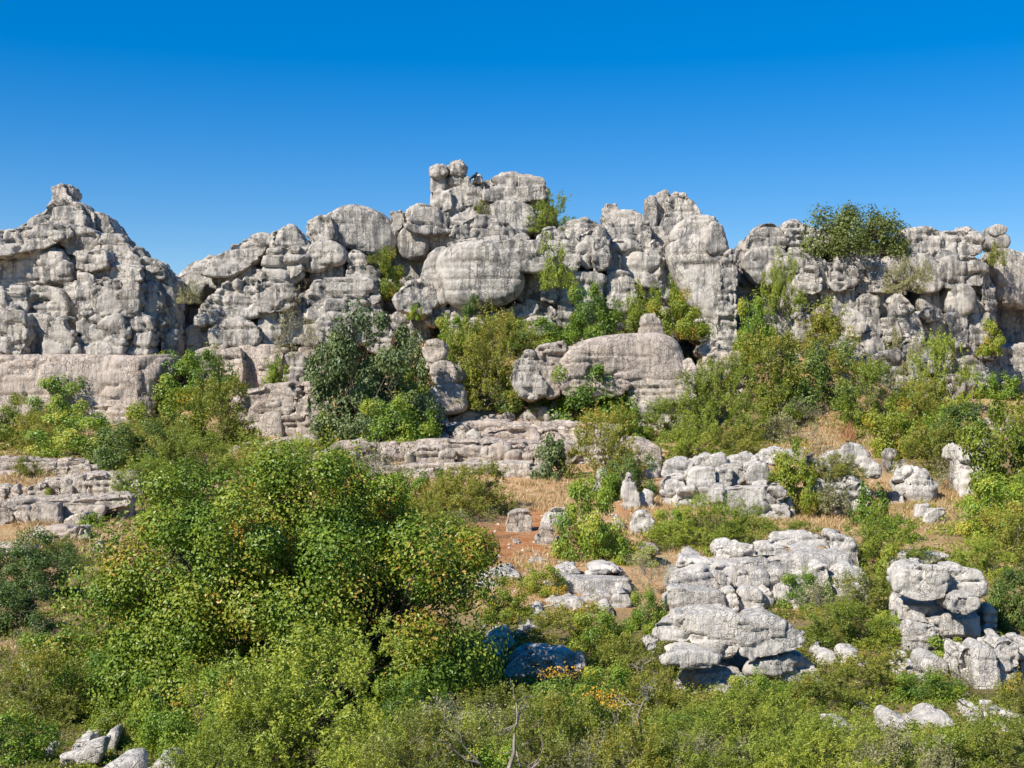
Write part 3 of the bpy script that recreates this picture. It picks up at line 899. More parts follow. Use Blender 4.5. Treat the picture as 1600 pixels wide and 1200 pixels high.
rock("rock_massif", "broad blocky grey massif filling the right side of the ridge", "cliff", 85, 'g', """
k +3.6 T7: 1170 372 1200 356 1260 352 1300 384 1390 392 1410 370 1525 366 1535 390 1556 430 1570 560 1560 640 1180 640 1185 440
+1.6 T4: 1166 390 1172 370 1180 358 1195 349 1210 349 1222 357 1231 375 1226 386 1200 391 1174 396
+1.1 T5 s: 1165 396 1180 391 1215 385 1232 388 1237 402 1227 422 1200 443 1188 448 1174 434 1163 412
+1.8 T4 l: 1224 364 1232 350 1245 346 1260 349 1280 357 1288 369 1282 382 1284 393 1260 398 1240 396 1234 380
+1.9 T3: 1279 381 1290 364 1301 369 1304 382 1286 395
+0.6 T4: 1198 422 1220 400 1245 394 1262 399 1280 401 1296 411 1302 422 1290 434 1270 427 1245 422 1230 428 1215 443 1199 443
+0.2 T4: 1246 432 1260 417 1280 419 1284 447 1275 458 1255 456 1246 447
+0.6 T3: 1215 440 1246 426 1250 460 1248 500 1216 500
+1.6 T3 s: 1248 455 1278 455 1284 484 1262 490 1248 474
+0.5 T3 f: 1269 410 1290 414 1300 446 1285 454 1276 437
+0.3 T4 f: 1298 422 1310 411 1340 419 1344 441 1336 451 1305 453 1297 442
+0.9 T4 s: 1284 452 1298 449 1337 449 1347 472 1340 482 1310 480 1286 480
+1.6 T3: 1303 399 1315 387 1340 385 1347 393 1330 402 1307 404
+1.7 T3: 1341 397 1350 384 1362 387 1374 399 1355 403
+1 T3: 1303 406 1330 399 1359 401 1362 417 1345 421 1320 423 1301 414
+0.8 T3: 1356 406 1372 401 1382 413 1384 433 1370 441 1358 438
+1.2 T3: 1338 421 1358 416 1364 441 1360 459 1341 456
+1.4 T3: 1343 456 1365 458 1373 514 1350 524 1343 492
+1.8 T5: 1393 395 1400 372 1420 361 1450 357 1470 359 1472 392 1450 391 1440 398 1409 399
+1.9 T5: 1468 361 1500 359 1520 357 1533 368 1542 386 1536 397 1500 400 1468 394
+0.6 T4 s: 1391 399 1440 396 1455 400 1472 416 1474 437 1465 443 1440 435 1400 438 1384 433
+0.9 T3: 1450 398 1470 391 1502 396 1497 410 1470 408
+1 T3: 1379 406 1396 402 1397 434 1382 436
+0.4 T4 s: 1440 433 1470 431 1474 442 1466 453 1445 454 1428 444
+0.5 T3: 1362 441 1392 436 1397 447 1385 454 1368 454
+0.4 T4 f L0.1: 1467 422 1480 405 1510 399 1530 401 1542 420 1540 446 1522 446 1508 452 1480 449 1466 437
+0.9 T4 Y0.6: 1528 402 1545 418 1556 440 1562 462 1558 508 1544 496 1536 452
+0.2 T4 s: 1486 449 1515 445 1523 456 1521 484 1505 492 1489 489 1485 466
+0.9 T4 Y0.5: 1518 446 1540 450 1554 490 1562 520 1568 560 1535 560 1508 556 1508 492 1519 482
+0.1 T4: 1487 491 1511 490 1514 540 1494 544 1485 516
+0.5 T4: 1511 493 1545 490 1555 540 1515 544
+1.3 T3 s: 1443 455 1466 450 1478 470 1472 494 1448 492 1437 470
+0.9 T3: 1436 491 1470 490 1484 500 1481 534 1455 550 1436 534
-0.2 T3 L0.3: 1399 467 1415 460 1426 470 1447 510 1449 529 1430 532 1404 519 1397 497
-0.2 T3: 1378 501 1400 494 1408 528 1384 533
+0.1 T3 f: 1343 467 1360 458 1374 465 1377 524 1351 529 1342 497
-0.6 T2: 1448 491 1455 481 1465 484 1470 496 1455 501
+1 T3 s: 1374 456 1400 452 1404 490 1380 500
-0.6 T3: 1411 528 1440 528 1463 560 1468 574 1440 580 1412 565
+0 T4 L0.3: 1481 542 1520 538 1538 560 1553 580 1552 612 1500 615 1482 572
-0.3 T3: 1447 545 1482 540 1488 590 1468 590
-1 T2.4: 1308 502 1315 488 1330 481 1347 490 1353 512 1344 524 1320 526 1308 515
-0.8 T2.4: 1278 493 1295 477 1310 479 1320 489 1308 504 1290 499
-1.2 T3: 1256 548 1285 527 1310 527 1330 521 1347 535 1358 556 1352 570 1320 566 1290 556
-1 T3 f: 1343 527 1365 521 1380 530 1385 552 1365 560 1354 548
-1.2 T3: 1207 543 1240 529 1264 535 1263 556 1220 560
-1.6 T2.4: 1326 584 1345 561 1361 567 1368 592 1345 606 1324 604
-1.8 T2: 1424 567 1435 554 1447 564 1443 592 1424 592
-2 T2.2: 1420 597 1450 587 1462 600 1457 615 1423 613
-1.6 T1.6: 1448 567 1466 566 1464 582 1448 582
-1.6 T2.4: 1360 560 1400 545 1424 566 1420 600 1366 606
-1.4 T3: 1463 600 1500 590 1530 606 1520 626 1466 628
""")
rock("rock_pinnacle", "small upright grey pinnacle beside the pale feathery bush", "rock", 83, 'g', """
T2: 1191 508 1196 475 1202 463 1212 465 1217 480 1212 502 1217 534 1199 540
+0.3 T2: 1214 492 1228 484 1237 500 1234 524 1217 530
-0.4 T2: 1193 527 1205 514 1217 525 1218 549 1198 550
""")
rock("rock_pinnacle", "stubby pointed grey stone just right of the tall pinnacle", "rock", 82.4, 'g', "T2: 1238 523 1249 500 1258 491 1265 500 1270 527 1250 534 1240 532")
rock("rock_massif", "detached far-right crag carrying a hat-shaped stone", "cliff", 89, 'g', """
k +5 T5: 1552 420 1600 400 1660 420 1660 560 1560 560
T3 s: 1544 396 1560 388 1592 390 1602 398 1642 395 1662 420 1662 473 1600 475 1565 473 1560 442 1553 412
+3 T3 s: 1562 474 1660 472 1662 550 1572 552
-1.4 T3: 1544 562 1555 545 1570 539 1620 539 1662 545 1662 574 1600 576 1560 576
-2.2 T2: 1533 590 1545 567 1557 571 1554 594 1540 600
-1.6 T3 l: 1553 576 1600 573 1662 573 1662 592 1558 595
-2 T3 l: 1556 602 1600 592 1662 590 1662 618 1566 620
-2.4 T2: 1526 604 1540 591 1552 600 1550 616 1530 618
""")
rock("balanced_boulder", "hat-shaped stack of stone balanced on the far-right crag", "boulder", 89.6, 'g', """
T2 s R0.8: 1546 378 1550 367 1565 364 1580 368 1579 380 1570 389 1552 387
+0.1 T1.6 l: 1550 366 1549 358 1560 352 1573 356 1571 363 1566 367
""")

# ------------------------------------------------------------------ middle slope
rock("rock_block_outcrop", "big pinkish barrel-shaped block with vertical grooves, bush at its foot", "rock outcrop", 71.5, 'p', """
k +1.2 T4: 840 552 900 545 1060 540 1076 600 1074 680 880 690 830 620
-0.2 T3 g: 803 594 808 566 818 552 832 552 840 566 840 588 852 602 852 618 830 624 808 614
-0.2 T4 m: 834 558 845 542 880 535 887 545 878 567 874 615 858 620 848 594 836 572
-0.6 T5 f s L0.16: 872 594 877 566 886 549 910 536 950 527 1000 524 1040 524 1060 528 1070 545 1074 566 1084 582 1088 596 1070 598 1020 599 960 602 930 605 905 616 875 618
-0.2 T4 m: 1070 568 1080 561 1088 575 1089 598 1073 599
-0.7 T4 m l: 982 608 985 598 1010 596 1075 597 1084 606 1082 630 1040 635 1000 635 984 624
-0.5 T4 g l: 988 636 1040 632 1083 634 1084 652 998 654
-0.9 T4 g: 1000 654 1050 648 1078 652 1074 672 1006 676
-0.9 T3: 928 602 970 596 987 602 962 618 932 620
""")
rock("knob_stone", "small knob-shaped stone standing on top of the pinkish barrel block", "boulder", 73, 'm', "T1.6: 1004 528 1007 500 1012 494 1022 494 1031 502 1036 528")
rock("rock_pillar", "narrow dark pillar of piled stones right of the grey-green oak", "rock outcrop", 71, 'm', """
+0.3 T1.6: 663 547 668 535 685 532 694 540 697 554 680 564 667 562
+0.4 T1.6: 665 562 680 558 692 568 687 578 669 576
+0.2 T2: 675 588 680 570 692 565 706 570 712 586 710 602 688 604 679 598
T2.4 s: 670 608 690 601 712 598 724 605 728 640 695 646 671 644
+0.5 T1.6: 705 575 716 570 722 590 710 598
""")
rock("rock_rubble", "jumbled pinkish rocks in the gully right of the tower's foot", "rock outcrop", 75.5, 'm', """
T2 p: 1097 572 1105 561 1116 567 1120 590 1105 600 1096 584
+0.4 T2: 1109 556 1120 544 1136 549 1144 560 1142 580 1125 600 1114 584
+1 T2: 1093 547 1110 534 1126 540 1119 558 1100 562
+1 T3: 1135 560 1160 550 1165 600 1130 610
""")

rock("rock_ledge", "thin grey ledge of flat stones above the long pink terrace, below the olive bush", "rock ledge", None, 'm', """
b668 +1.6: 700 641 725 635 744 642 742 652 705 652
b668 l: 704 654 730 647 749 650 749 664 720 668 705 666
b668 -0.3: 746 655 760 651 781 652 788 660 782 669 760 671 747 667
b668 +0.2: 782 654 792 646 801 650 801 666 790 669 783 664
""")
rock("round_boulder", "round pale boulder at the left end of the grey ledge", "boulder", None, 'm', "T1.6 s R0.9: 666 666 670 653 682 649 696 653 699 668 690 677 672 676")
rock("flat_boulder", "lens-shaped grey boulder left of the blocky stone on the ledge", "boulder", None, 'g', "b668: 815 651 830 641 855 639 859 650 853 664 832 667 817 662")
rock("square_boulder", "blocky two-tone stone resting on the ledge beside the lens-shaped boulder", "boulder", None, 'm', "b672 R0.35: 853 649 875 645 893 648 896 669 880 673 855 664")
rock("knob_stone", "small rounded stone behind the blocky stone on the ledge", "boulder", None, 'm', "b668 +0.6: 857 640 866 629 874 632 875 647 860 648")
rock("rock_ledge", "long upper pink terrace of flat rock crossing the middle of the slope", "rock ledge", None, 'p', """
b694 +0.9 T2 l: 690 668 760 661 900 664 985 670 985 684 690 686
b694 T2: 749 683 760 671 800 667 838 667 843 676 840 692 800 695 765 693 751 691
b694 +0.4: 839 673 870 669 912 672 914 681 870 683 841 681
b694: 838 683 860 676 878 680 876 692 845 693
b694 +0.2: 875 684 905 680 927 684 924 693 880 694
b694 +0.3: 912 676 950 672 980 678 976 692 924 694
""")
rock("rubble_stone", "pointed grey stone, largest of the rubble at the upper terrace's left end", "stone", None, 'g', "b698: 726 693 730 676 740 671 749 680 754 692 740 698")
rock("rubble_stone", "flat-topped rubble stone just left of the pointed one", "stone", None, 'm', "b696: 704 683 712 670 725 667 729 682 718 690")
rock("rubble_stone", "small low stone at the far left of the rubble", "stone", None, 'm', "b696: 681 687 695 677 703 682 699 692")
rock("rubble_stone", "squarish small stone in front of the rubble pile", "stone", None, 'p', "b700: 689 694 700 686 711 690 709 700 692 700")
rock("rock_ledge", "lower terrace of grey and pink blocks above the yellow bush", "rock ledge", None, 'm', """
b728 k +1.2 T3: 600 712 760 700 1000 700 1030 712 1000 722 640 724
b728 +0.9 T2 l p: 520 703 600 694 760 687 900 689 1010 687 1030 700 1020 710 530 716
b728 +0.7 T2.4 p: 558 712 600 700 640 698 644 716 610 726 575 726
b728 T2: 630 712 660 697 692 699 690 722 672 732 645 732 630 724
b728 -0.2: 687 707 700 702 711 706 712 727 700 731 689 724
b728: 709 704 745 696 762 695 764 724 750 728 713 727
b728 p: 762 697 785 691 797 695 794 720 775 726 763 723
b728 p: 792 702 815 695 834 700 836 725 812 727 791 723
b728 +0.2: 831 698 860 692 890 692 912 696 914 708 870 719 836 716
b728 +0.4 l: 888 699 955 692 960 714 902 718
b728 +0.2 T2.4 p s: 953 704 975 692 1020 692 1038 700 1036 718 1010 722 975 716 954 714
""")
rock("rock_ledge", "lowest bed of grey boulders under the middle terrace", "rock ledge", None, 'm', """
b752 +1 T2 l: 560 735 640 727 830 721 862 731 850 742 570 750
b752 +0.8: 638 738 700 730 764 728 768 738 740 748 700 750 648 750
b752: 764 730 800 724 828 726 828 748 810 755 790 752 767 738
b752 -0.2: 823 743 840 730 857 735 852 751 828 753
""")
rock("rock_ledge", "crumbling pinkish ledge above the large leafy tree", "rock ledge", None, 'p', """
b738 k +1.4 T3: 370 700 480 695 560 705 560 722 380 726
b738 +1.4 T2: 398 697 430 687 470 683 492 683 497 702 480 710 440 706 400 706
b738 +0.4 T2: 356 706 375 692 400 689 407 700 402 734 375 740 358 720
b738 T1.6: 401 718 420 701 440 705 450 715 432 740 404 742
b738 +0.7 T2 l: 442 712 470 707 476 728 455 733 444 724
b738 +0.2 T2: 472 728 480 712 500 705 522 706 525 729 500 737 476 735
b738 T2: 524 716 540 707 557 710 560 728 550 740 528 739
b738 +1.4 T1.6: 514 702 530 690 565 689 577 695 574 706 530 708
b738 +0.7: 556 716 600 712 604 730 562 736
""")

rock("rock_ledge", "topmost ledge at left below the scrub thicket", "rock ledge", None, 'p', """
b748 +0.8 T2 l: -70 724 100 722 152 726 152 742 -70 746
b748 +1.2 T2.4: -70 720 0 716 60 717 85 722 84 732 60 735 0 740 -70 741
b748 +1: 82 731 84 720 110 715 138 720 138 730 100 733
b748 +0.3 m: 80 738 90 730 105 732 105 744 90 746
b748 +0.3 m: 103 738 112 728 135 730 144 738 137 746 110 746
b748 T2: -70 742 0 737 42 736 40 748 0 752 -70 755
""")
rock("rock_ledge", "second ledge at left with a row of squarish grey blocks", "rock ledge", None, 'm', """
b787 k +1.3 T3: -70 762 60 756 200 756 204 770 60 780 -70 784
b787: -70 770 0 760 9 763 7 786 -70 789
b787: 5 772 10 760 25 757 30 770 26 788 8 789
b787 -0.3: 27 782 30 774 38 774 39 786 28 788
b787 R0.3: 35 767 45 757 70 752 74 765 70 781 48 786 35 778
b787 +0.3 R0.3: 70 762 72 752 86 749 90 765 90 779 72 779
b787 R0.3: 86 752 100 750 112 760 114 778 90 781
b787 +0.2: 111 762 115 747 128 744 134 760 130 774 117 774
b787: 130 750 150 741 182 744 188 755 186 771 165 776 150 774 147 760 131 760
b787 +0.2: 134 762 146 758 152 772 137 774
b787 +0.2: 185 755 195 744 216 745 225 755 220 769 200 772 186 768
b787 +1.6 T2: 58 750 90 741 150 740 205 739 210 746 140 750 70 756
b787 -0.2: 184 773 205 768 210 778 187 780
""")
rock("rock_ledge", "third ledge at left, lowest row of pitted blocks", "rock ledge", None, 'm', """
b824 k +1.3 T3: -70 798 60 792 150 790 150 806 60 816 -70 820
b824 +0.7 T2 l: -70 784 60 782 150 778 206 774 206 786 60 796 -70 800
b824: -70 795 0 787 19 790 22 817 15 826 -70 828
b824: 18 797 30 790 44 795 48 814 40 822 24 822
b824 -0.1 R0.3: 44 800 48 790 90 787 94 810 75 814 50 814
b824 +0.8 l: 20 790 40 785 43 793 25 794
b824 +0.8 l: 58 790 88 782 120 777 124 785 90 790 60 793
b824 +0.6 T2: 96 798 100 785 120 783 162 784 165 796 140 804 110 810 98 804
b824 -0.2: 41 825 45 811 56 810 60 823 50 829
b824 -0.2: 54 816 68 810 68 822 58 826
b824 -0.2: 67 818 75 810 93 809 94 820 75 824
b824 -0.2: 92 819 100 810 132 801 136 808 115 823 98 826
b824 +1.2: 180 788 195 777 206 778 204 804 182 804
""")
rock("ground_slab", "tilted pale bedrock slab under the left ledges", "rock slab", None, 'p', "b846 T2 L1.2: 0 844 20 830 60 822 92 820 114 826 60 842 20 846")
rock("ground_slab", "pale bedrock slab at the left picture edge", "rock slab", None, 'p', "b872 T2 L1.0: -60 858 10 845 32 848 52 860 20 874 -60 874")
rock("ground_stone", "whitish stone half buried beside the left bedrock slab", "stone", None, 'w', "b880 T1.4: 10 872 30 852 46 858 44 876 20 882")
rock("ground_stone", "upright pale stone at the big tree's left shoulder", "stone", None, 'm', "b874: 137 864 140 848 158 842 163 860 156 875 142 874")
rock("ground_stone", "small cracked stone under a low green tuft at left", "stone", None, 'm', "b844: 119 834 125 821 138 824 141 844 125 842")
rock("ground_stone", "low pinkish stone next to the cracked stone", "stone", None, 'p', "b844: 99 836 118 824 121 841 104 844")

rock("rusty_boulder", "dark reddish-brown boulder at the left of the bare clay patch", "boulder", None, 'r', "T2.2: 664 852 675 838 690 830 708 830 721 842 724 860 700 864 672 865")
rock("grey_boulder", "squat grey boulder at the top of the clay patch", "boulder", None, 'm', "R0.4: 791 818 795 802 810 798 830 799 835 815 821 834 800 837 792 832")
rock("grey_boulder", "larger grey boulder against the bright green bush, by the red soil", "boulder", None, 'w', "b824: 847 810 855 797 870 791 889 796 888 814 870 823 851 818")
rock("grey_boulder", "upright grey boulder in dry grass below the other two", "boulder", None, 'm', "R0.4: 834 844 838 825 850 819 867 825 874 845 863 859 845 860 837 854")
rock("ground_stone", "little stone touching the upright boulder in dry grass", "stone", None, 'm', "b858: 864 850 875 837 883 850 873 860")
rock("ground_stone", "small whitish stone lying on the bare clay", "stone", None, 'w', "b880: 769 876 778 867 786 874 779 881")
rock("ground_slab", "low flat stone at the lower edge of the clay patch", "rock slab", None, 'm', "b888 T1.6: 807 886 830 873 852 871 850 880 820 889")
rock("ground_stone", "buried flat stone in the middle of the clay patch", "stone", None, 'm', "b860 T1.2: 790 858 800 847 815 846 818 858 800 862")
rock("rock_ledge", "low pale slabs peeping out right of the big tree", "rock ledge", None, 'w', """
b918 T2: 738 904 770 892 800 889 817 895 802 907 780 917 750 914
b930 T2: 728 920 760 907 787 912 784 926 745 932
""")
rock("rock_ledge", "stepped pale ledge of thick overhanging slabs in the middle right", "rock ledge", None, 'w', """
b958 k +1.6 T3: 850 905 900 896 990 896 985 940 850 950
b924 +0.8 T3: 857 910 862 897 880 889 912 885 912 897 908 923 875 924 859 918
b924 +0.7 T4: 905 905 912 888 940 884 975 886 990 895 987 914 970 920 940 923 906 923
b924 +3 T3 L1.4 p: 896 890 960 874 1037 849 1042 860 1012 874 985 892 920 894
b942 +0.6 T2: 836 938 845 928 880 921 907 924 905 936 870 941 841 944
b958 +0.8 T2: 903 934 930 924 957 927 960 948 940 958 918 953 907 942
b960 T2: 834 950 860 938 905 934 927 950 916 964 880 960 838 960
b960 +0.2 T1.6: 953 934 965 922 985 921 989 946 976 962 960 954
b978 T1.6: 818 966 845 951 857 960 842 976 822 975
b1002 T1.6: 803 990 830 971 842 978 822 1002 805 1003
b970 T1.4: 923 958 955 945 967 960 942 972
b1018 T2: 748 1004 765 992 800 989 808 1006 792 1020 755 1017
""")
rock("shaded_slab", "broad smooth slab half in the big tree's shadow", "rock slab", None, 'w', "b1066 T3 L0.8 R0.2: 776 1040 800 1020 830 1011 870 1007 902 1007 918 1020 916 1044 896 1058 860 1070 820 1072 780 1070")
rock("shaded_stone", "rounded stone in deep shade beside the broad slab", "boulder", None, 'm', "b1044 T2: 746 1032 755 1017 780 1015 794 1025 792 1042 760 1043")

rock("rock_outcrop", "pale heap of rounded blocks above the green slope, yellow creeper on its right", "rock outcrop", None, 'w', """
b800 k +1.6 T3: 1040 745 1090 725 1180 722 1220 730 1230 780 1060 780
b800 +1.9: 1033 743 1042 722 1060 717 1080 719 1087 736 1070 746 1045 748
b800 +2.4: 1068 727 1090 714 1112 709 1114 730 1090 739 1075 742
b800 +2.2: 1110 713 1130 709 1137 726 1126 738 1112 734
b800 +2.4: 1130 724 1145 712 1180 707 1186 716 1167 728 1145 738 1135 736
b800 +2: 1163 727 1180 715 1188 729 1171 739
b800 +3: 1182 712 1200 701 1225 697 1230 716 1215 728 1195 724
b800 +3: 1226 704 1260 701 1272 711 1250 721 1230 716
b800 +1: 1033 758 1040 742 1070 739 1075 757 1050 768 1037 766
b800 +0.8: 1071 748 1085 733 1115 729 1120 746 1114 761 1075 762
b800 +0.9: 1117 741 1130 730 1143 731 1147 746 1140 764 1122 761
b800 +1.1: 1142 743 1150 730 1166 729 1166 753 1149 762
b800 +0.9 s: 1163 755 1170 732 1185 721 1199 723 1207 740 1205 756 1180 758
b800 T2.4: 1048 794 1058 765 1080 759 1116 759 1118 776 1102 799 1060 802
b814 T3: 1110 779 1120 762 1165 757 1215 753 1230 765 1234 796 1237 816 1215 816 1190 810 1150 810 1116 796
b814 +0.4: 1226 784 1236 774 1242 800 1237 816
""")
rock("rock_outcrop", "dark-pitted grey outcrop right of the yellow creeper", "rock outcrop", None, 'g', """
b806 k +1.6 T2.4: 1270 740 1310 720 1350 728 1360 770 1290 780
b806 +2.4: 1268 729 1285 714 1305 704 1322 712 1328 728 1300 737
b806 +2: 1311 709 1318 697 1335 693 1351 700 1360 716 1352 731 1330 734 1313 722
b806 +1.6: 1338 718 1360 714 1374 730 1376 748 1354 746
b806 +1.4: 1234 710 1262 703 1287 725 1298 738 1270 738
b806 +0.4: 1261 770 1280 749 1292 755 1287 782 1297 800 1286 819 1270 814 1261 787
b806 w: 1288 756 1320 752 1350 749 1364 765 1362 787 1345 803 1330 812 1310 799 1298 772
b806 -0.2 w: 1306 794 1330 787 1332 808 1310 812
""")
rock("rock_pinnacle", "leaning pale fin of rock between two leafy bushes", "rock", None, 'w', """
b802 T1.8 f: 974 793 972 765 980 739 990 745 996 765 1002 785 997 803 982 802
b802 +0.4: 998 779 1010 765 1021 770 1020 794 1004 799
""")
rock("grey_boulder", "chunky pale boulder with reddish soil at its left, below the fin", "boulder", None, 'w', "b838: 984 819 995 801 1015 799 1023 815 1017 838 995 839")
rock("ground_stone", "small grey stone tucked under the bright green bush", "stone", None, 'w', "b834: 954 819 965 807 976 815 973 833 958 834")
rock("ground_stone", "round pale stone near the end of the pink terrace", "stone", None, 'w', "b746: 1007 738 1015 722 1028 721 1034 736 1020 746")
rock("rock_pinnacle", "low pale fin of rock at the left of the dark leafy bush", "rock", None, 'w', "b776: 924 766 932 740 945 731 952 745 942 774 925 776")
rock("dome_boulder", "dome-shaped cracked pale boulder in the dry grass", "boulder", None, 'w', """
b786 T3 R0.7: 1399 757 1405 738 1420 729 1440 727 1456 735 1467 750 1471 768 1457 783 1435 777 1409 768
""")
rock("pointed_boulder", "small pointed grey stone pair under the fruit-laden bush", "boulder", None, 'g', """
b743 T1.4: 1384 740 1388 712 1394 703 1401 705 1405 717 1400 742
b743 -0.2 T1.4: 1390 744 1400 722 1414 715 1416 724 1406 742
""")
rock("leaning_slab", "tall pale slab leaning against the yellow-green bush at right", "rock slab", None, 'w', """
b776 T2.4 L0.3: 1495 760 1500 725 1512 703 1535 689 1557 681 1562 722 1530 764 1514 777 1498 776
b776 -0.4 T1.4 s: 1499 774 1503 745 1515 731 1527 740 1524 769 1508 779
b776 +1.6 T1.4: 1484 716 1492 698 1506 693 1512 706 1498 720
""")
rock("ground_stone", "little flat stone in the dry grass left of the dome boulder", "stone", None, 'w', "b788: 1386 784 1395 771 1414 771 1412 785 1392 787")
rock("ground_stone", "whitish stone in dry grass below the dome boulder", "stone", None, 'w', "b818: 1443 807 1460 794 1480 794 1485 814 1465 822 1448 816")
rock("ground_stone", "low stone just left of the whitish stone below the dome", "stone", None, 'w', "b808: 1423 804 1440 789 1457 788 1455 803 1435 809")
rock("ground_slab", "thin pale slab beside the dry orange grass at far right", "rock slab", None, 'p', "b680 T2 L1.2: 1516 674 1545 659 1587 649 1593 658 1552 672 1530 680")

rock("rock_outcrop", "broad terraced outcrop of pale blocks on the right, crossed by a diagonal crack", "rock outcrop", None, 'w', """
b960 k +2 T4: 1045 885 1120 868 1200 862 1340 862 1356 905 1250 935 1200 955 1040 955
b960 +5 T5 l L0.6: 1192 848 1210 835 1260 831 1300 832 1300 862 1250 864 1215 862
b960 +5 T4: 1297 864 1298 834 1330 838 1347 848 1350 878 1330 887 1304 878
b960 +3 T3: 1112 864 1118 852 1150 849 1179 851 1184 866 1182 888 1150 891 1125 884 1114 876
b960 +3 T3: 1179 868 1185 855 1215 851 1236 854 1238 868 1210 878 1190 888 1181 884
b960 +2.6 T2.4: 1201 884 1215 870 1246 867 1250 888 1230 892 1204 891
b960 +2.6 T2: 1243 875 1262 867 1274 878 1267 890 1246 890
b960 +3.2 T2.4 l: 1234 860 1270 855 1292 860 1290 875 1260 872 1236 870
b960 +2.2 T3: 1049 892 1055 880 1065 871 1115 874 1124 882 1127 899 1080 901 1051 899
b960 +1.4 T3: 1046 908 1055 897 1126 896 1130 919 1100 922 1048 921
b960 +1.3 T2.4: 1121 891 1135 889 1147 905 1144 921 1127 921
b960 +1.6 T2.4: 1145 903 1155 890 1170 891 1180 905 1177 921 1149 921
b960 +1.5 T2.4: 1171 898 1185 889 1202 892 1202 913 1190 921 1177 908
b960 +1.5 T2.4: 1199 898 1215 887 1236 894 1242 917 1225 922 1204 916
b960 +1.8 T2.4: 1229 895 1262 887 1267 908 1240 916 1234 904
b960 +1.6 T2.4: 1261 893 1285 879 1297 880 1298 897 1292 918 1264 912
b960 +1.7 T3 s: 1291 896 1300 884 1340 881 1364 887 1366 907 1345 916 1310 916 1294 914
b960 T3: 1030 956 1035 925 1045 917 1095 919 1132 920 1142 940 1145 956 1115 965 1060 970 1034 968
b960 +0.2 T2: 1129 924 1150 919 1157 941 1146 954
b960 +0.4 T2.4: 1150 928 1165 917 1185 919 1200 935 1192 948 1159 947
b960 T2: 1158 952 1190 944 1200 957 1191 966 1163 962
b960 +0.6 T2: 1187 928 1200 917 1213 935 1207 954 1195 944
b960 +0.6 T2.4: 1211 934 1225 917 1256 917 1262 937 1230 954 1214 949
b960 +3.4 T1.4 s: 1064 870 1075 861 1093 860 1096 869 1070 872
""")
rock("boulder_pile", "great pale split boulder on a shaded plinth in the right foreground", "rock outcrop", None, 'w', """
b1084 k +1.9 T3: 1050 1020 1160 1000 1240 1005 1270 1050 1080 1060
b1084 +0.5 T3.6 L0.3 R0.32: 1009 994 1018 975 1050 964 1100 959 1152 954 1162 966 1160 1002 1150 1024 1130 1030 1110 1014 1085 1004 1050 1005 1014 1004
b1084 +0.3 T3.6 L0.28 R0.32: 1147 990 1152 966 1200 959 1235 973 1259 984 1267 999 1262 1012 1240 1020 1210 1027 1175 1030 1158 1023
b1084 -0.3 T2.2 R0.32: 1030 1023 1045 1010 1075 1007 1105 1011 1129 1021 1129 1032 1118 1041 1080 1042 1045 1036 1030 1031
b1084 +0.6 T1.4: 1005 1010 1010 1000 1025 997 1030 1008 1015 1018
b1084 +0.15 T3: 1050 1060 1070 1042 1130 1038 1167 1040 1172 1079 1140 1085 1090 1090 1068 1080
b1084 +0.5 T3 L0.2 Y0.3 f: 1164 1040 1200 1030 1235 1024 1265 1016 1287 1040 1300 1062 1292 1077 1220 1080 1174 1083
""")
rock("boulder_stack", "tall stack of smooth pale blocks at right with a wide cap", "rock outcrop", None, 'w', """
b1020 k +1.6 T3: 1412 920 1530 915 1540 990 1500 1004 1417 1005
b1020 +0.3 T3.4 R0.32: 1395 912 1398 898 1410 887 1440 881 1479 882 1480 900 1475 933 1450 939 1425 936 1399 926
b1020 +0.45 T3.4 R0.32: 1478 903 1484 886 1510 886 1532 890 1538 905 1537 926 1525 931 1500 929 1480 936
b1020 -0.35 T1.8 R0.32: 1481 950 1484 932 1505 926 1526 926 1533 935 1531 948 1510 961 1490 958
b1020 +0.8 T3 R0.32: 1404 967 1408 941 1440 944 1478 941 1486 956 1470 965 1440 963 1420 971
b1020 +0.5 T3 R0.32: 1442 966 1480 959 1510 964 1534 955 1538 990 1500 998 1475 1001 1468 986
b1020 -0.1 T2.4 R0.32: 1413 986 1420 970 1440 962 1460 965 1470 980 1469 998 1440 999 1416 996
b1020 +0.1 T2.4 R0.32: 1409 1016 1415 1002 1468 1003 1470 1018 1440 1022 1411 1024
b1020 +0.4 T2.4 R0.32: 1472 1005 1500 1003 1535 996 1538 1003 1510 1014 1476 1014
b1020 +1.4 T3: 1537 954 1546 940 1559 955 1568 987 1556 1004 1541 1002
""")
rock("rock_slab", "flat pale slab just behind the tall block stack", "rock slab", None, 'w', "b892 T3 L0.8: 1381 888 1388 870 1410 864 1450 861 1502 861 1508 870 1480 878 1450 882 1410 889 1390 893")
rock("boulder_cluster", "pale tooth-shaped boulders at the right edge below the stack", "rock outcrop", None, 'w', """
b1084 +0.6 T2: 1494 1044 1500 1015 1510 1006 1521 1010 1522 1032 1520 1060 1499 1056
b1084 T2.4 s: 1517 1026 1530 1003 1548 997 1562 1010 1567 1040 1568 1074 1551 1085 1533 1084 1523 1058
b1084 +0.4 T2.4: 1550 1008 1565 996 1586 994 1594 1005 1594 1054 1578 1063 1566 1047 1559 1022
b1084 +0.8 T2: 1591 1004 1622 997 1628 1046 1597 1046
""")
rock("half_buried_rock", "pale rounded rock sunk in scrub left of the tooth-shaped boulders", "rock", None, 'w', """
b1070 T2: 1403 1046 1420 1031 1441 1033 1457 1050 1457 1070 1430 1077 1410 1066
b1070 +0.4 T2 s: 1438 1036 1450 1022 1470 1021 1484 1030 1480 1048 1465 1057 1449 1049
""")
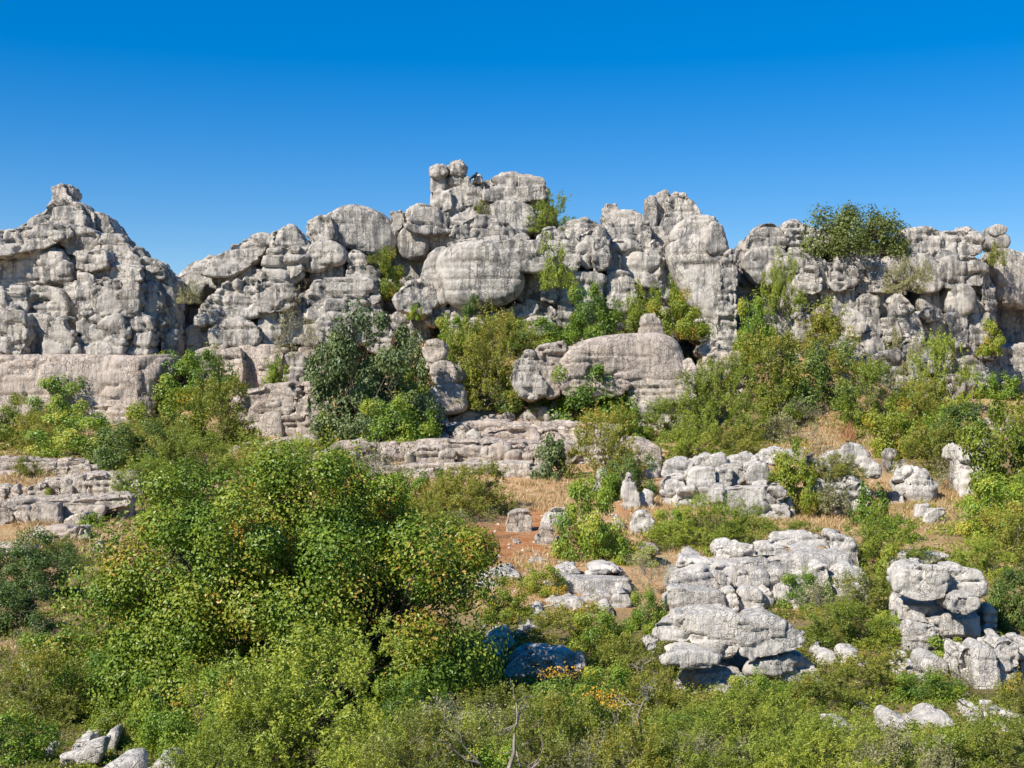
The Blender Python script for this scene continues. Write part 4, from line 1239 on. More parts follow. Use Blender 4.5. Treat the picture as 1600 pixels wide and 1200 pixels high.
rock("half_buried_rock", "two low pale humps of rock right of the split boulder", "rock", None, 'w', """
b1040 T1.8: 1276 1026 1290 1014 1306 1016 1314 1032 1300 1042 1283 1037
b1044 T2: 1310 1030 1330 1020 1356 1021 1360 1035 1345 1047 1319 1041
""")
rock("rock_cluster", "cluster of pale broken stones at the right edge of the picture", "rock outcrop", None, 'w', """
b1094 T1.4 r: 1499 1087 1510 1079 1527 1081 1522 1095 1504 1095
b1150 +0.8 T1.8: 1509 1114 1515 1094 1540 1089 1550 1105 1547 1129 1519 1125
b1150 T1.8: 1518 1134 1530 1119 1551 1119 1557 1142 1530 1150
b1150 +0.8 T1.8: 1546 1100 1570 1097 1597 1104 1608 1125 1602 1145 1570 1135 1550 1125
b1164 T1.8: 1577 1140 1600 1129 1604 1166 1584 1155
""")
rock("ground_stone", "small round white stone above the low white rock at lower right", "stone", None, 'w', "b1126 T1.2 s R0.8: 1344 1114 1352 1100 1368 1098 1379 1108 1372 1125 1355 1129")
rock("half_buried_rock", "low white rock with a dark notch at the bottom right", "rock", None, 'w', "b1154 T1.6: 1288 1136 1300 1121 1325 1119 1346 1130 1358 1144 1340 1154 1308 1148")
rock("half_buried_rock", "wide white hump of rock at the bottom right, among green scrub", "rock", None, 'w', """
b1160 T1.6: 1373 1142 1385 1118 1400 1106 1416 1110 1420 1128 1412 1146 1383 1155
b1160 T2 s: 1412 1122 1440 1112 1470 1101 1489 1101 1502 1120 1507 1150 1490 1164 1460 1152 1416 1148
""")
rock("rock_cluster", "slanting row of grey-white stones at the bottom left", "rock outcrop", None, 'w', """
b1200 +1.6 T0.8 s R0.3: 22 1190 45 1172 76 1160 84 1172 62 1198 28 1202
b1200 +1.8 T0.8 R0.3: 93 1166 118 1148 141 1143 142 1158 112 1176 94 1176
b1200 +0.6 T0.9 R0.3: 80 1200 95 1174 118 1168 142 1158 163 1152 155 1170 124 1204 90 1212
b1200 +2.2 T0.8 s R0.3: 136 1152 172 1132 186 1134 164 1158
""")
rock("foreground_boulder", "smooth pale boulder at the bottom edge, left of centre", "boulder", None, 'w', """
b1230 T1.6 s: 137 1212 165 1178 210 1171 232 1172 229 1190 217 1240 137 1244
b1230 +0.1 T1.6 s: 219 1194 235 1172 265 1171 277 1180 278 1205 262 1238 218 1240
""")
rock("ground_stone", "flat pale stone showing between front bush and twiggy sapling", "stone", None, 'w', "b1138 T1.4: 688 1132 710 1114 747 1113 742 1132 700 1140")
rock("ground_stone", "flat pale stone in scrub near the left edge below the dark shrubs", "stone", None, 'w', "b1050 T1.6: 10 1044 25 1033 52 1033 47 1048 14 1050")

# ------------------------------------------------------------------ plants
def tubes(paths, sides=4):
    """paths: list of (points (n,3), radii (n,)) -> one quad mesh"""
    Vs, Qs, base = [], [], 0
    for P, R in paths:
        P = np.asarray(P, float); n = len(P)
        t = np.gradient(P, axis=0)
        t /= np.maximum(np.linalg.norm(t, axis=1, keepdims=True), 1e-9)
        ref = np.where(np.abs(t[:, 2:3]) > 0.9, [[1.0, 0, 0]], [[0, 0, 1.0]])
        a = np.cross(t, ref); a /= np.maximum(np.linalg.norm(a, axis=1, keepdims=True), 1e-9)
        b = np.cross(t, a)
        ang = np.arange(sides) * 2 * math.pi / sides
        ring = P[:, None, :] + np.asarray(R)[:, None, None] * (np.cos(ang)[None, :, None] * a[:, None, :] + np.sin(ang)[None, :, None] * b[:, None, :])
        Vs.append(ring.reshape(-1, 3))
        i = np.arange((n - 1) * sides).reshape(n - 1, sides)
        nx = np.roll(np.arange(sides), -1)
        i0 = np.arange(n - 1)[:, None] * sides
        s0 = np.arange(sides)[None, :]
        Qs.append(np.stack([i0 + s0, i0 + nx[None, :], i0 + sides + nx[None, :], i0 + sides + s0], -1).reshape(-1, 4) + base)
        base += n * sides
    return np.concatenate(Vs), np.concatenate(Qs)

def bent(rs, p, q, n=5, wob=0.12):
    p, q = np.asarray(p, float), np.asarray(q, float)
    t = np.linspace(0, 1, n)[:, None]
    L = np.linalg.norm(q - p)
    off = rs.normal(size=(n, 3)) * wob * L * np.sin(t * math.pi)
    return p + (q - p) * t + off

def leaves_at(rs, C, Nrm, size, width=0.6, tone=None, droop=0.0):
    """rhombic leaves, one quad each, slightly folded"""
    n = len(C)
    Nrm = Nrm / np.maximum(np.linalg.norm(Nrm, axis=1, keepdims=True), 1e-9)
    r = rs.normal(size=(n, 3))
    t = np.cross(Nrm, r); t /= np.maximum(np.linalg.norm(t, axis=1, keepdims=True), 1e-9)
    b = np.cross(Nrm, t)
    l = (size * rs.uniform(0.65, 1.3, n))[:, None]
    w = l * width * 0.5
    fold = Nrm * w * 0.35
    V = np.stack([C - t * l * 0.5, C + b * w + fold, C + t * l * 0.5, C - b * w + fold], 1).reshape(-1, 3)
    Q = np.arange(4 * n).reshape(n, 4)
    if tone is None: tone = rs.uniform(0, 1, n)
    return V, Q, np.repeat(tone, 4)

def crown(rs, kind, nleaf, leaf, box=(0.5, 0.5, 1.0), nclump=None, z0=0.04, lobe=0.75, asp=(1.0, 0.9, 0.7)):
    A = np.array(asp)                     # true proportions of the box, so that clumps and leaves are not squashed
    """leaf positions of a crown that fills a 1 x 1 x 1 box standing on the ground"""
    fine = kind in ('feather', 'olive', 'grey', 'straw', 'rust')
    if nclump is None: nclump = 46
    # a dome that sits on the ground, its outline broken into lobes
    d = rs.normal(size=(nclump, 3)); d[:, 2] = np.abs(d[:, 2]) * 0.95 - 0.06
    d /= np.linalg.norm(d, axis=1, keepdims=True)
    off = rs.uniform(0, 50, 3)
    lob = 0.80 + lobe * (0.27 * vnoise(d * 1.7 + off, 3) + 0.16 * vnoise(d * 4.0 + off, 4))
    rad = rs.uniform(0.05, 1.0, nclump) ** 0.36
    C = d * (rad * lob)[:, None] * np.array([0.5, 0.5, 1.0])
    C[:, 2] = np.clip(C[:, 2] + 0.03, z0, None)
    C[:, 2] *= 0.92 / max(np.percentile(C[:, 2], 97), 0.3)
    m = np.percentile(np.abs(C[:, :2]), 98, axis=0); C[:, :2] *= 0.44 / np.maximum(m, 0.1)
    C[:, 2] = np.minimum(C[:, 2], 0.98)
    rad_ = np.linalg.norm(C[:, :2], axis=1); C[:, :2] *= (np.minimum(rad_, 0.47) / np.maximum(rad_, 1e-6))[:, None]
    per = np.maximum((nleaf * rs.dirichlet(np.ones(nclump) * 4)).astype(int), 3)
    ci = np.repeat(np.arange(nclump), per); n = len(ci)
    outw = C - np.array([0, 0, 0.30]); outw /= np.maximum(np.linalg.norm(outw, axis=1, keepdims=True), 1e-6)
    csz = rs.uniform(0.55, 1.25, nclump) * (0.165 if nclump < 40 else 0.135 if nclump < 80 else 0.10 if nclump < 150 else 0.07)
    if fine:
        # sprays: leaves strung along thin upward shoots
        ns = nclump * 9
        si = rs.randint(0, nclump, ns)
        sd = outw[si] * 0.75 + np.array([0, 0, 0.65]) + rs.normal(size=(ns, 3)) * 0.5
        sd /= np.linalg.norm(sd, axis=1, keepdims=True)
        sb = C[si] + rs.normal(size=(ns, 3)) * csz[si][:, None] * 0.45 / A
        sl = csz[si] * rs.uniform(0.5, 1.5, ns)
        k = rs.randint(0, ns, n)
        u = rs.uniform(0, 1, n)
        P = sb[k] + sd[k] * (u * sl[k])[:, None] / A + rs.normal(size=(n, 3)) * leaf * 0.45 / A
        Nn = rs.normal(size=(n, 3)) * 0.8 + outw[si[k]] * 0.5 + np.array([0, 0, 0.3])
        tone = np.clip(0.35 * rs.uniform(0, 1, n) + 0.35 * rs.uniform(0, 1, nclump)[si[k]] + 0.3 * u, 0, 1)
        width = 0.42
    else:
        dirs = rs.normal(size=(n, 3)); dirs /= np.linalg.norm(dirs, axis=1, keepdims=True)
        rr = rs.uniform(0, 1, n) ** 0.36
        P = C[ci] + dirs * (rr * csz[ci])[:, None] * np.array([1.0, 1.0, 0.95]) / A
        Nn = dirs * 0.85 + outw[ci] * 0.4 + np.array([0, -0.05, 0.15]) + rs.normal(size=(n, 3)) * 0.5
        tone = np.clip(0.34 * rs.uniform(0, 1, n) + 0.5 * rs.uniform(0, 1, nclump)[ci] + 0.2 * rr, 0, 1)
        width = 0.68
    P[:, 2] = np.abs(P[:, 2])
    V, Q, tn = leaves_at(rs, P * A, Nn, leaf, width, tone)
    return V / A, Q, tn, C

def boughs(rs, C, r0=0.02, trunk=0.0, nmain=5, bare=False):
    """a few stems from the root, then a twig to each clump"""
    paths = []
    mains = []
    for i in range(nmain):
        tgt = C[rs.randint(len(C))] * np.array([0.55, 0.55, 0.6])
        root = np.array([rs.normal() * 0.02, rs.normal() * 0.02, -0.05])
        P = bent(rs, root, tgt + np.array([0, 0, trunk * 0.3]), 6, 0.08)
        mains.append(P)
        paths.append((P, np.linspace(r0, r0 * 0.45, 6)))
    ends = np.concatenate([m[2:] for m in mains])
    for c in C:
        k = np.argmin(((ends - c * 0.8) ** 2).sum(1))
        P = bent(rs, ends[k], c, 4, 0.1)
        paths.append((P, np.linspace(r0 * 0.42, r0 * 0.10, 4)))
        if bare:
            for _ in range(7):
                dv = (c - np.array([0, 0, 0.2])) * 0.4 + rs.normal(size=3) * 0.10 + np.array([0, 0, 0.05])
                q = P[rs.randint(1, 4)]
                paths.append((bent(rs, q, q + dv * rs.uniform(0.4, 1.1), 3, 0.12), np.array([r0 * 0.16, r0 * 0.11, r0 * 0.05])))
    return tubes(paths, 4 if not bare else 3)

PROTO = {}
SIZES = {'S': (3000, 0.058, 26), 'M': (10500, 0.031, 46), 'L': (20000, 0.0205, 90), 'X': (60000, 0.0110, 170)}
def proto(kind, size, var):
    key = (kind, size, var)
    if key not in PROTO:
        rs = np.random.RandomState((sum(map(ord, kind)) * 31 + ord(size) * 7 + var * 101) % 100000)
        nleaf, leaf, ncl = SIZES[size]
        mk = kind
        dens, lw = 1.0, 1.0
        if kind == 'dry': mk, dens = 'grey', 0.16
        if kind == 'thin': mk, dens = 'olive', 0.5
        if kind in ('feather', 'olive', 'grey'): dens, lw = 1.25, 0.95
        if kind == 'oak': dens, lw = 1.2, 1.1
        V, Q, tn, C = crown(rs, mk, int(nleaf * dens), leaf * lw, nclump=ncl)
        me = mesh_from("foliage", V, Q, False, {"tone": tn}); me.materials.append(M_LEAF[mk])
        SV, SQ = boughs(rs, C, 0.014 if size == 'S' else 0.009, nmain=5, bare=kind in ('dry', 'thin'))
        ms = mesh_from("stems", SV, SQ, True); ms.materials.append(M_TWIG if kind in ('dry', 'thin', 'grey') else M_BARK)
        PROTO[key] = (me, ms)
    return PROTO[key]

BUSH_N = [0]
def bush(kind, px, row, w, h, label, D=None, group=None, cat='bush', name=None, size=None, depth=None):
    """a bush whose foot stands at picture point (px, row); w, h in picture pixels"""
    BUSH_N[0] += 1
    i = BUSH_N[0]
    if D is None:
        D = foot(px, row)
        x, y = (px - 800) * D / F, D
        z = float(ground_z(x, y)) - 0.06
    else:
        x, y, z = at(px, row, D)
    k = D / F
    if size is None:
        m = max(w, h)
        size = 'S' if m < 62 else ('M' if m < 135 else 'L')
    me, ms = proto(kind, size, i % (3 if size == 'S' else 2))
    nm = name or {'dry': 'twiggy_shrub', 'oak': 'holm_oak_bush'}.get(kind, 'bush')
    root = tag(link(nm, None, None, (x, y, z)), label, cat, group)
    ang = (i * 2.39996) % (2 * math.pi)
    root.rotation_euler = (0, 0, ang)
    dep = depth or min(w, max(h * 1.3, w * 0.6))
    # the box is turned, so take the mean of width and depth for both
    sx = w * k * 1.12; sy = dep * k
    root.rotation_euler = (0, 0, 0 if i % 2 else math.pi)
    for nme, m_ in (("stems", ms), ("foliage", me)):
        c = link(nme, m_, root)
        c.scale = (sx, sy, h * k * (1.18 if D > 50 else 1.08))
    return root

BUSHES = """
feather 862 364 64 46 84.2 | round feathery bush on the right shoulder of the central summit
yellow 603 470 62 66 82.5 | yellow-tinged bush in the recess left of the huge bulging block
feather 869 452 44 58 78 | thin yellow-green bush growing from the crack beside the bulging block
leafy 926 533 78 72 77 | dense bright green bush at the central cliff's right foot
feather 1005 528 76 62 77.5 | light green bush between the bright cliff-foot bush and the knob stone
yellow 1062 530 84 62 77 | orange-tinted bush behind the knob stone at the tower's left foot
feather 1222 492 56 72 82.5 | pale feathery bush hanging on the right massif beside the pinnacle
olive 1290 530 54 46 81.5 | round olive bush in a hollow low on the right massif
grey 1416 458 62 44 83 | pale grey-green bush rooted high on the right massif's face
yellow 1550 556 38 44 84.5 | small yellow-green bush at the corner of the right massif
olive 1556 416 26 28 87.5 | tiny olive bush in the notch beneath the hat-shaped stone
dry 460 558 66 80 76.5 | bare brown twiggy shrub clinging to the cliff above the pink wall
leafy 430 612 34 46 76 | bright little bush in a crevice of the pink wall
grey 295 474 32 26 78.5 | pale tuft-like shrub above the dark cleft
dark 1066 478 34 84 83 | dark climbing shrub in the shadowed cleft left of the tower
leafy 1180 566 60 84 80 | bright bush in the gap at the right foot of the tower
olive 590 412 26 14 81 | wisp of a shrub on the fluted shoulder above the recess bush
olive 752 335 20 16 84.5 | small dull tuft-like shrub below the summit cap
leafy 648 500 20 22 78.5 | tiny green shrub on the ledge left of the bulging block
dark 736 492 22 26 78 | small dark bush under the bulging block
leafy 100 664 92 62 0 | leafy bush against the left pink slab with tall shoots
leafy 136 655 34 76 0 | slender upright green shrub against the left pink slab
leafy 105 640 26 56 0 | second slender shrub, shorter, left of the tallest shoots
yellow 18 690 84 58 0 | yellow-green bush at the left picture edge under the pink slab
leafy 270 640 110 72 0 | green bush at the right end of the left pink slab
leafy 328 640 74 78 0 | tall green bush between the left slab and the pink wall
olive 340 700 100 84 0 | olive thicket below the pink wall's left end
yellow 270 706 120 76 0 | yellow-flecked bush in the middle of the left thicket
leafy 120 712 130 56 0 | bright leafy bush above the topmost left ledge
olive 60 700 80 44 0 | brownish olive scrub at the far left above the ledges
dark 195 732 110 60 0 | dark shadowed bush at the right end of the topmost left ledge
olive 240 728 110 56 0 | olive bush with bare stems in front of the yellow-flecked bush
feather 300 776 150 82 0 | soft light green bush behind the large leafy tree's left crown
feather 236 790 92 56 0 | low feathery bush beside the second left ledge
feather 380 742 90 50 0 | feathery sprig-like bush below the crumbling pink ledge
oak 582 690 190 168 0 | big rounded grey-green holm oak in the middle of the slope
oak 520 668 90 110 0 | left side bough-like holm oak bush leaning to the stacked blocks
oak 655 640 80 90 0 | holm oak bush touching the dark rock pillar
yellow 640 620 54 40 70 | lime-green bush sitting against the big holm oak's right side
leafy 622 708 112 72 0 | bright rounded bush in front of the big holm oak
yellow 508 704 44 50 0 | small reddish-yellow bush at the left foot of the big holm oak
olive 775 640 150 120 0 | big olive bush right of the dark rock pillar
yellow 720 600 76 84 0 | yellow-green bush above the dark rock pillar
leafy 714 548 66 44 78 | bright bush below the bulging block, leftmost of its row
olive 770 552 90 46 78 | olive scrub below the bulging block
leafy 845 546 110 40 77 | bright low bush left of the dense cliff-foot bush
dark 815 644 84 56 0 | dark green bush at the left foot of the pinkish barrel block
leafy 930 668 134 82 0 | leafy bush hiding the lower front of the pinkish barrel block
leafy 985 690 60 50 0 | deep green bush at the right end of the barrel block's foot
feather 1040 690 90 50 0 | pale feathery scrub under the barrel block's right end
olive 942 748 104 86 0 | olive-brown bush growing over the middle of the pink terrace
oak 862 748 52 54 0 | small grey-green oak bush in front of the lower terrace
dry 1000 652 46 30 0 | sparse twiggy shrub before the barrel block's lowest bed
feather 1130 690 140 108 0 | large light green bush below the rubble gully
olive 1195 640 120 92 0 | olive bush with dead branches below the tower
yellow 1225 660 76 60 0 | yellow-green bush behind the dead-branched olive bush
dark 1275 640 104 82 0 | dark green spreading tree-like bush before the right massif
olive 1290 600 110 60 0 | dull olive bush above the dark spreading one
feather 1085 722 100 54 0 | feathery low bush above the pale heap of rounded blocks
olive 1150 718 90 40 0 | low scrub bush behind the pale heap of blocks
leafy 1035 612 60 40 0 | small green bush right behind the barrel block
dark 1090 610 50 58 0 | dark bush in the shaded gully right of the barrel block
grey 1222 692 48 36 0 | bluish grey-green bush beside the dry grass patch
dry 1262 712 60 38 0 | grey dead-looking shrub at the edge of the dry grass
dry 1255 668 74 34 0 | pile-like tangle of dead twigs beside the dry grass
feather 1370 672 110 80 0 | light green bush at the left of the big right thicket
grey 1402 612 60 76 0 | pale thin bush against the foot of the right massif
feather 1475 650 92 96 0 | tall feathery bush with a visible trunk before the shaded cliff
olive 1430 668 80 56 0 | olive bush between the light green bush and the tall feathery one
yellow 1404 712 88 70 0 | bush dotted with yellow fruit above the pointed grey stones
olive 1452 746 96 64 0 | dull bush behind the dome-shaped boulder
dark 1500 716 92 70 0 | dark rounded bush left of the leaning slab
leafy 1466 706 60 56 0 | mid-green bush squeezed beside the dark rounded bush
dry 1478 768 44 44 0 | brown twiggy shrub between dome boulder and leaning slab
leafy 1540 622 50 32 0 | small green bush below the detached far-right crag
leafy 1574 624 50 34 0 | small green bush at the right edge below the far crag
olive 1585 700 80 56 0 | olive bush at the right edge above the leaning slab
yellow 1580 790 130 130 0 | big yellow-green bush covering the leaning slab's right side
leafy 1565 838 120 84 0 | leafy bush at the right edge below the leaning slab
olive 1590 880 120 80 0 | olive bush at the right edge behind the tall block stack
dry 1586 826 56 40 0 | greyish twiggy shrub at the right edge amid leafy ones
feather 1540 900 90 50 0 | light bush directly right of the flat pale slab
feather 1380 880 110 70 0 | grassy rounded bush above the terraced outcrop's right end
leafy 1362 822 60 60 0 | bright sloping bush between the dark-pitted outcrop and dome boulder
leafy 1400 846 60 36 0 | low leafy bush in dry grass below the dome boulder
yellow 1252 805 66 92 50.5 | yellow-green creeper-like bush covering the gap between two pale outcrops
yellow 1230 752 50 36 50.8 | small yellow creeper bush on top of the pale heap's right end
olive 1300 750 76 30 51.5 | low creeping bush on the dark-pitted outcrop
grey 1304 800 44 46 49.6 | grey-green bush nestled in the dark-pitted outcrop
feather 1252 842 80 24 0 | low grassy bush behind the long top slab of the terraced outcrop
leafy 925 874 106 114 0 | bright green bush standing right of the bare clay patch
leafy 965 880 90 40 0 | low leafy bush spreading right from the bright clay-side bush
dark 985 776 74 54 0 | dark leafy bush over the leaning pale fin
leafy 948 780 50 40 0 | small leafy bush left of the pale fin
feather 1105 858 150 70 0 | spreading light green bush behind the terraced outcrop
leafy 1055 846 70 50 0 | leafy bush at the left end of the spreading light one
feather 1165 832 70 40 0 | light bush under the pale heap of rounded blocks
leafy 1004 884 46 28 0 | little dark green bush on the edge of the stepped ledge
dry 1016 932 76 66 0 | grey-brown twiggy shrub between the stepped ledge and the terraced outcrop
leafy 1012 986 56 62 0 | green bush below the grey-brown twiggy shrub
olive 735 804 120 62 0 | orange-tipped olive bush left of the dry grass slope
yellow 690 800 76 52 0 | yellow-green bush behind the large tree's right crown
dry 602 796 108 84 0 | big grey twiggy shrub behind the large leafy tree
olive 705 815 100 58 0 | small olive bush at the clay patch's upper left corner
leafy 640 812 90 62 0 | leafy bush between grey twiggy shrub and large tree
feather 476 772 120 66 0 | light green bush behind the large tree's top
leafy 548 782 80 56 0 | mid-green bush behind the large tree, left of the grey twiggy shrub
olive 410 770 90 60 0 | olive bush behind the large tree, under the crumbling pink ledge
dry 735 842 96 40 0 | low dry shrub at the top of the clay patch
olive 660 842 70 60 0 | brownish bush behind the rusty boulder
yellow 848 928 70 44 0 | yellow grassy bush left of the stepped pale ledge
yellow 790 968 76 56 0 | orange-tinted bush right of the large leafy tree
olive 890 1012 126 60 0 | mixed olive bush below the stepped ledge
leafy 940 1020 90 64 0 | leafy bush below the stepped ledge's right end
dry 826 1004 60 34 0 | grey sparse shrub left of the mixed olive bush
olive 965 1056 90 52 0 | olive bush at the left of the split boulder
leafy 110 664 10 10 0 | skip
dark 44 940 150 100 0 | dark shadowed bush at the left edge beside the large tree
olive 66 884 110 40 0 | thin olive bush over the left bedrock slab
dark 20 990 110 76 0 | second dark bush at the left edge, lower than the first
dry 60 1016 74 40 0 | dry twiggy shrub on bare soil at the left edge
leafy 140 826 40 24 0 | low green tuft-like bush on the cracked stone at left
olive 40 746 40 26 0 | small bush with orange leaves on the second left ledge
yellow 78 792 22 24 0 | little orange-leaved shrub between blocks of the second ledge
leafy 1258 952 80 56 0 | green bush right below the terraced outcrop
dry 1290 976 90 60 0 | tangle of dead branches in the scrub right of the terraced outcrop
olive 1350 960 100 60 0 | olive bush left of the tall block stack
yellow 1385 920 44 60 0 | yellow bush in the gap left of the wide capstone
feather 1330 1010 120 60 0 | light bush among scrub between split boulder and block stack
leafy 1390 1006 70 46 0 | bright bush at the tall stack's left foot
olive 1300 1000 90 46 0 | dull bush just right of the split boulder
leafy 1480 1040 60 40 0 | bright little bush at the foot of the tall block stack
dark 1585 985 80 90 0 | dark bush in the shade right of the tall block stack
olive 1360 1086 130 60 0 | olive scrub bush below the two low pale humps
leafy 1450 1100 110 50 0 | green bush left of the tooth-shaped boulders' foot
olive 1290 1112 110 60 0 | brownish olive bush under the split boulder's shaded plinth
leafy 1262 1098 60 42 0 | fresh green bush touching the split boulder's plinth
dry 1500 1078 50 34 0 | little dead shrub before the tooth-shaped boulders
"""
FRONT = """
feather 520 1205 330 176 L | front pale green spreading bush with visible branches, left of the twiggy sapling
feather 410 1215 190 120 L | soft light bush left of the front spreading one
leafy 300 1190 170 120 L | green bush below the large tree's left half
leafy 180 1120 180 96 L | deep green bush at the large tree's left foot
olive 60 1130 170 90 L | olive bush above the slanting row of stones
yellow 190 1165 110 60 M | green bush dotted with yellow flowers above the bottom boulder
leafy 20 1190 120 70 M | leafy bush in the bottom left corner
feather 330 1245 150 80 M | light bush right of the smooth bottom boulder
olive 660 1250 190 110 L | olive scrub bush at the bottom, between front bush and sapling
dry 720 1180 130 70 M | tangle of grey twigs around the flat stone
olive 770 1150 120 56 M | olive bush below the shaded slab
leafy 885 1140 140 64 M | bush with golden sprays below the shaded slab
olive 850 1225 170 110 L | dull olive bush at the bottom behind the twiggy sapling
yellow 905 1195 110 90 M | yellow-leaved bush right of the twiggy sapling
leafy 960 1110 100 60 M | green bush left of the gnarled little tree
olive 1020 1112 90 50 M | olive bush under the split boulder's left end
feather 1060 1225 160 86 L | light green bush in front of the gnarled little tree
olive 1130 1146 150 52 M | wide olive scrub bush below the split boulder's plinth
feather 1170 1195 190 96 L | broad feathery bush at the bottom, right of the gnarled tree
feather 1250 1188 160 66 L | pale green bush left of the low notched white rock
feather 1300 1240 190 96 L | bright fresh green bush at the bottom under the notched rock
grey 1400 1240 140 76 M | greyish bush at the bottom under the wide white hump
feather 1480 1235 150 70 M | yellowish feathery bush at the bottom, right of the greyish one
olive 1560 1235 150 76 M | olive bush in the bottom right corner
olive 980 1235 120 76 M | brownish scrub bush at the bottom, left of the front light one
leafy 770 1245 120 70 M | green bush at the very bottom around the sapling's base
"""
FRONT += """
leafy 110 1080 140 80 M | deep green bush at the big tree's lower left side
leafy 250 1100 120 76 M | bright bush under the big tree's left crown
leafy 640 1140 110 70 M | leafy bush under the big tree's right crown
feather 590 1240 150 84 M | soft bush at the bottom, between the front spreading bush and the sapling
leafy 1100 1180 120 60 M | low leafy bush in front of the split boulder's plinth
feather 1220 1230 150 80 M | fluffy light bush at the bottom, under the pale green one
yellow 1440 1200 100 52 M | yellowish bush below the wide white hump
feather 1540 1190 110 56 M | light bush below the cluster of broken stones
leafy 1180 1110 90 50 M | small green bush at the split boulder's right foot
leafy 860 1180 110 70 M | green bush right of the bare sapling's stem
feather 740 1215 120 76 M | light bush left of the bare sapling's stem
dry 700 1222 150 96 M | bare grey twigs at the bottom, right of the front spreading bush
dry 850 1176 120 70 M | dead branches among the green scrub right of the bare sapling
dry 1110 1205 170 50 M | low tangle of dead branches at the bottom, right of the gnarled tree
dry 925 1240 120 84 M | grey leafless shrub at the bottom between sapling and gnarled tree
dry 620 1235 120 70 M | brown leafless shrub poking through the front spreading bush
dry 1330 1232 110 50 M | dry twigs at the bottom under the notched white rock
olive 1600 1130 90 60 M | olive bush at the right edge by the broken stones
"""
def plant_all():
    for ln in BUSHES.strip().splitlines():
        a, lab = ln.split('|')
        k, px, row, w, h, D = a.split()
        if lab.strip() == 'skip': continue
        bush(k, float(px), float(row), float(w), float(h), lab.strip(), float(D) or None)
    for ln in FRONT.strip().splitlines():
        if not ln.strip(): continue
        a, lab = ln.split('|')
        k, px, row, w, h, sz = a.split()
        bush(k, float(px), float(row), float(w), float(h) * 1.16, lab.strip(), None, size=sz)
plant_all()

# ---- the large leafy tree of the foreground and the tree on the ridge
def tree(name, label, px, row, w, h, mat, nleaf, leaf, ncl, seed, D=None, bark=None, trunk_r=0.018, sparse=0.0, depth=0.8):
    rs = np.random.RandomState(seed)
    if D is None:
        D = foot(px, row); x, y = (px - 800) * D / F, D; z = float(ground_z(x, y)) - 0.1
    else:
        x, y, z = at(px, row, D)
    k = D / F
    V, Q, tn, C = crown(rs, mat, nleaf, leaf, nclump=ncl, z0=0.06, lobe=0.42, asp=(1.0, depth, h / w))
    S = np.array([w * k, w * k * depth, h * k])
    root = tag(link(name, None, None, (x, y, z)), label, "tree")
    SV, SQ = boughs(rs, C, trunk_r, nmain=7)
    m1 = mesh_from("trunk", SV * S, SQ, True); m1.materials.append(bark or M_BARK); link("trunk", m1, root)
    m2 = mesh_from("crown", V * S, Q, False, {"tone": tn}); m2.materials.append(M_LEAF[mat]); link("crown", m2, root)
    return root
tree("leafy_tree", "large dense round-crowned tree with orange-tinged leaves, biggest plant of the foreground", 425, 1096, 720, 380, 'maple', 290000, 0.0080, 300, 4, depth=0.62, trunk_r=0.011)
M_LEAF['ridge'] = leaf_material("leaf_ridge_tree", [(0.0, (0.08, 0.11, 0.03)), (0.5, (0.15, 0.19, 0.05)), (1.0, (0.26, 0.29, 0.08))])
tree("ridge_tree", "wide dark green tree on top of the right-hand ridge", 1330, 406, 186, 80, 'ridge', 17000, 0.022, 110, 9, D=87.5)

# ---- gnarled, nearly leafless little trees in the foreground
def gnarled(name, label, px, row, h, lean, seed, spread=0.45, nb=22, leafy=700, near=0.0, thick=0.028):
    rs = np.random.RandomState(seed)
    D = foot(px, row) - near; x, y = (px - 800) * D / F, D
    H = h * D / F
    paths, tips = [], []
    def grow(p, d, L, r, depth_):
        n = 5
        pts = [p]
        for _ in range(n - 1):
            d = d + rs.normal(size=3) * 0.22; d /= np.linalg.norm(d)
            pts.append(pts[-1] + d * L / (n - 1))
        pts = np.array(pts)
        paths.append((pts, np.linspace(r, r * 0.55, n)))
        tips.extend(pts[2:])
        if depth_ > 0:
            for _ in range(3 if depth_ > 1 else 4):
                q = pts[rs.randint(2, n)]
                dd = d * 0.5 + rs.normal(size=3) * spread * 1.6 + np.array([0, 0, 0.12])
                dd /= np.linalg.norm(dd)
                grow(q, dd, L * rs.uniform(0.5, 0.78), r * 0.5, depth_ - 1)
    grow(np.array([0, 0, -0.15]), np.array([lean, 0, 1.0]), H * 0.55, H * thick, 4)
    V, Q = tubes(paths, 4)
    V[:, 2] *= H / max(V[:, 2].max(), 0.1)
    root = tag(link(name, None, None, (x, y, float(ground_z(x, y)))), label, "tree")
    m = mesh_from("trunk", V, Q, True); m.materials.append(M_TWIG); link("trunk", m, root)
    T = np.array(tips); T[:, 2] *= 1.0
    sel = T[rs.randint(0, len(T), leafy)] + rs.normal(size=(leafy, 3)) * 0.04
    V, Q, tn = leaves_at(rs, sel, rs.normal(size=(leafy, 3)) + np.array([0, 0, 0.6]), 0.045, 0.6)
    m = mesh_from("leaves", V, Q, False, {"tone": tn}); m.materials.append(M_LEAF['olive']); link("leaves", m, root)
    return root
gnarled("gnarled_tree", "gnarled little tree with a short thick grey trunk below the split boulder", 992, 1178, 150, 0.05, 3, 0.5, near=1.6, thick=0.042, leafy=450)
gnarled("bare_sapling", "thin bare sapling with a single dark stem at the bottom centre", 786, 1236, 190, 0.10, 8, 0.42, leafy=350, near=1.4, thick=0.03)
gnarled("bare_sapling", "small upright twiggy sapling in front of the split boulder's left end", 1012, 1076, 78, -0.02, 12, 0.3, leafy=150, near=1.2, thick=0.034)

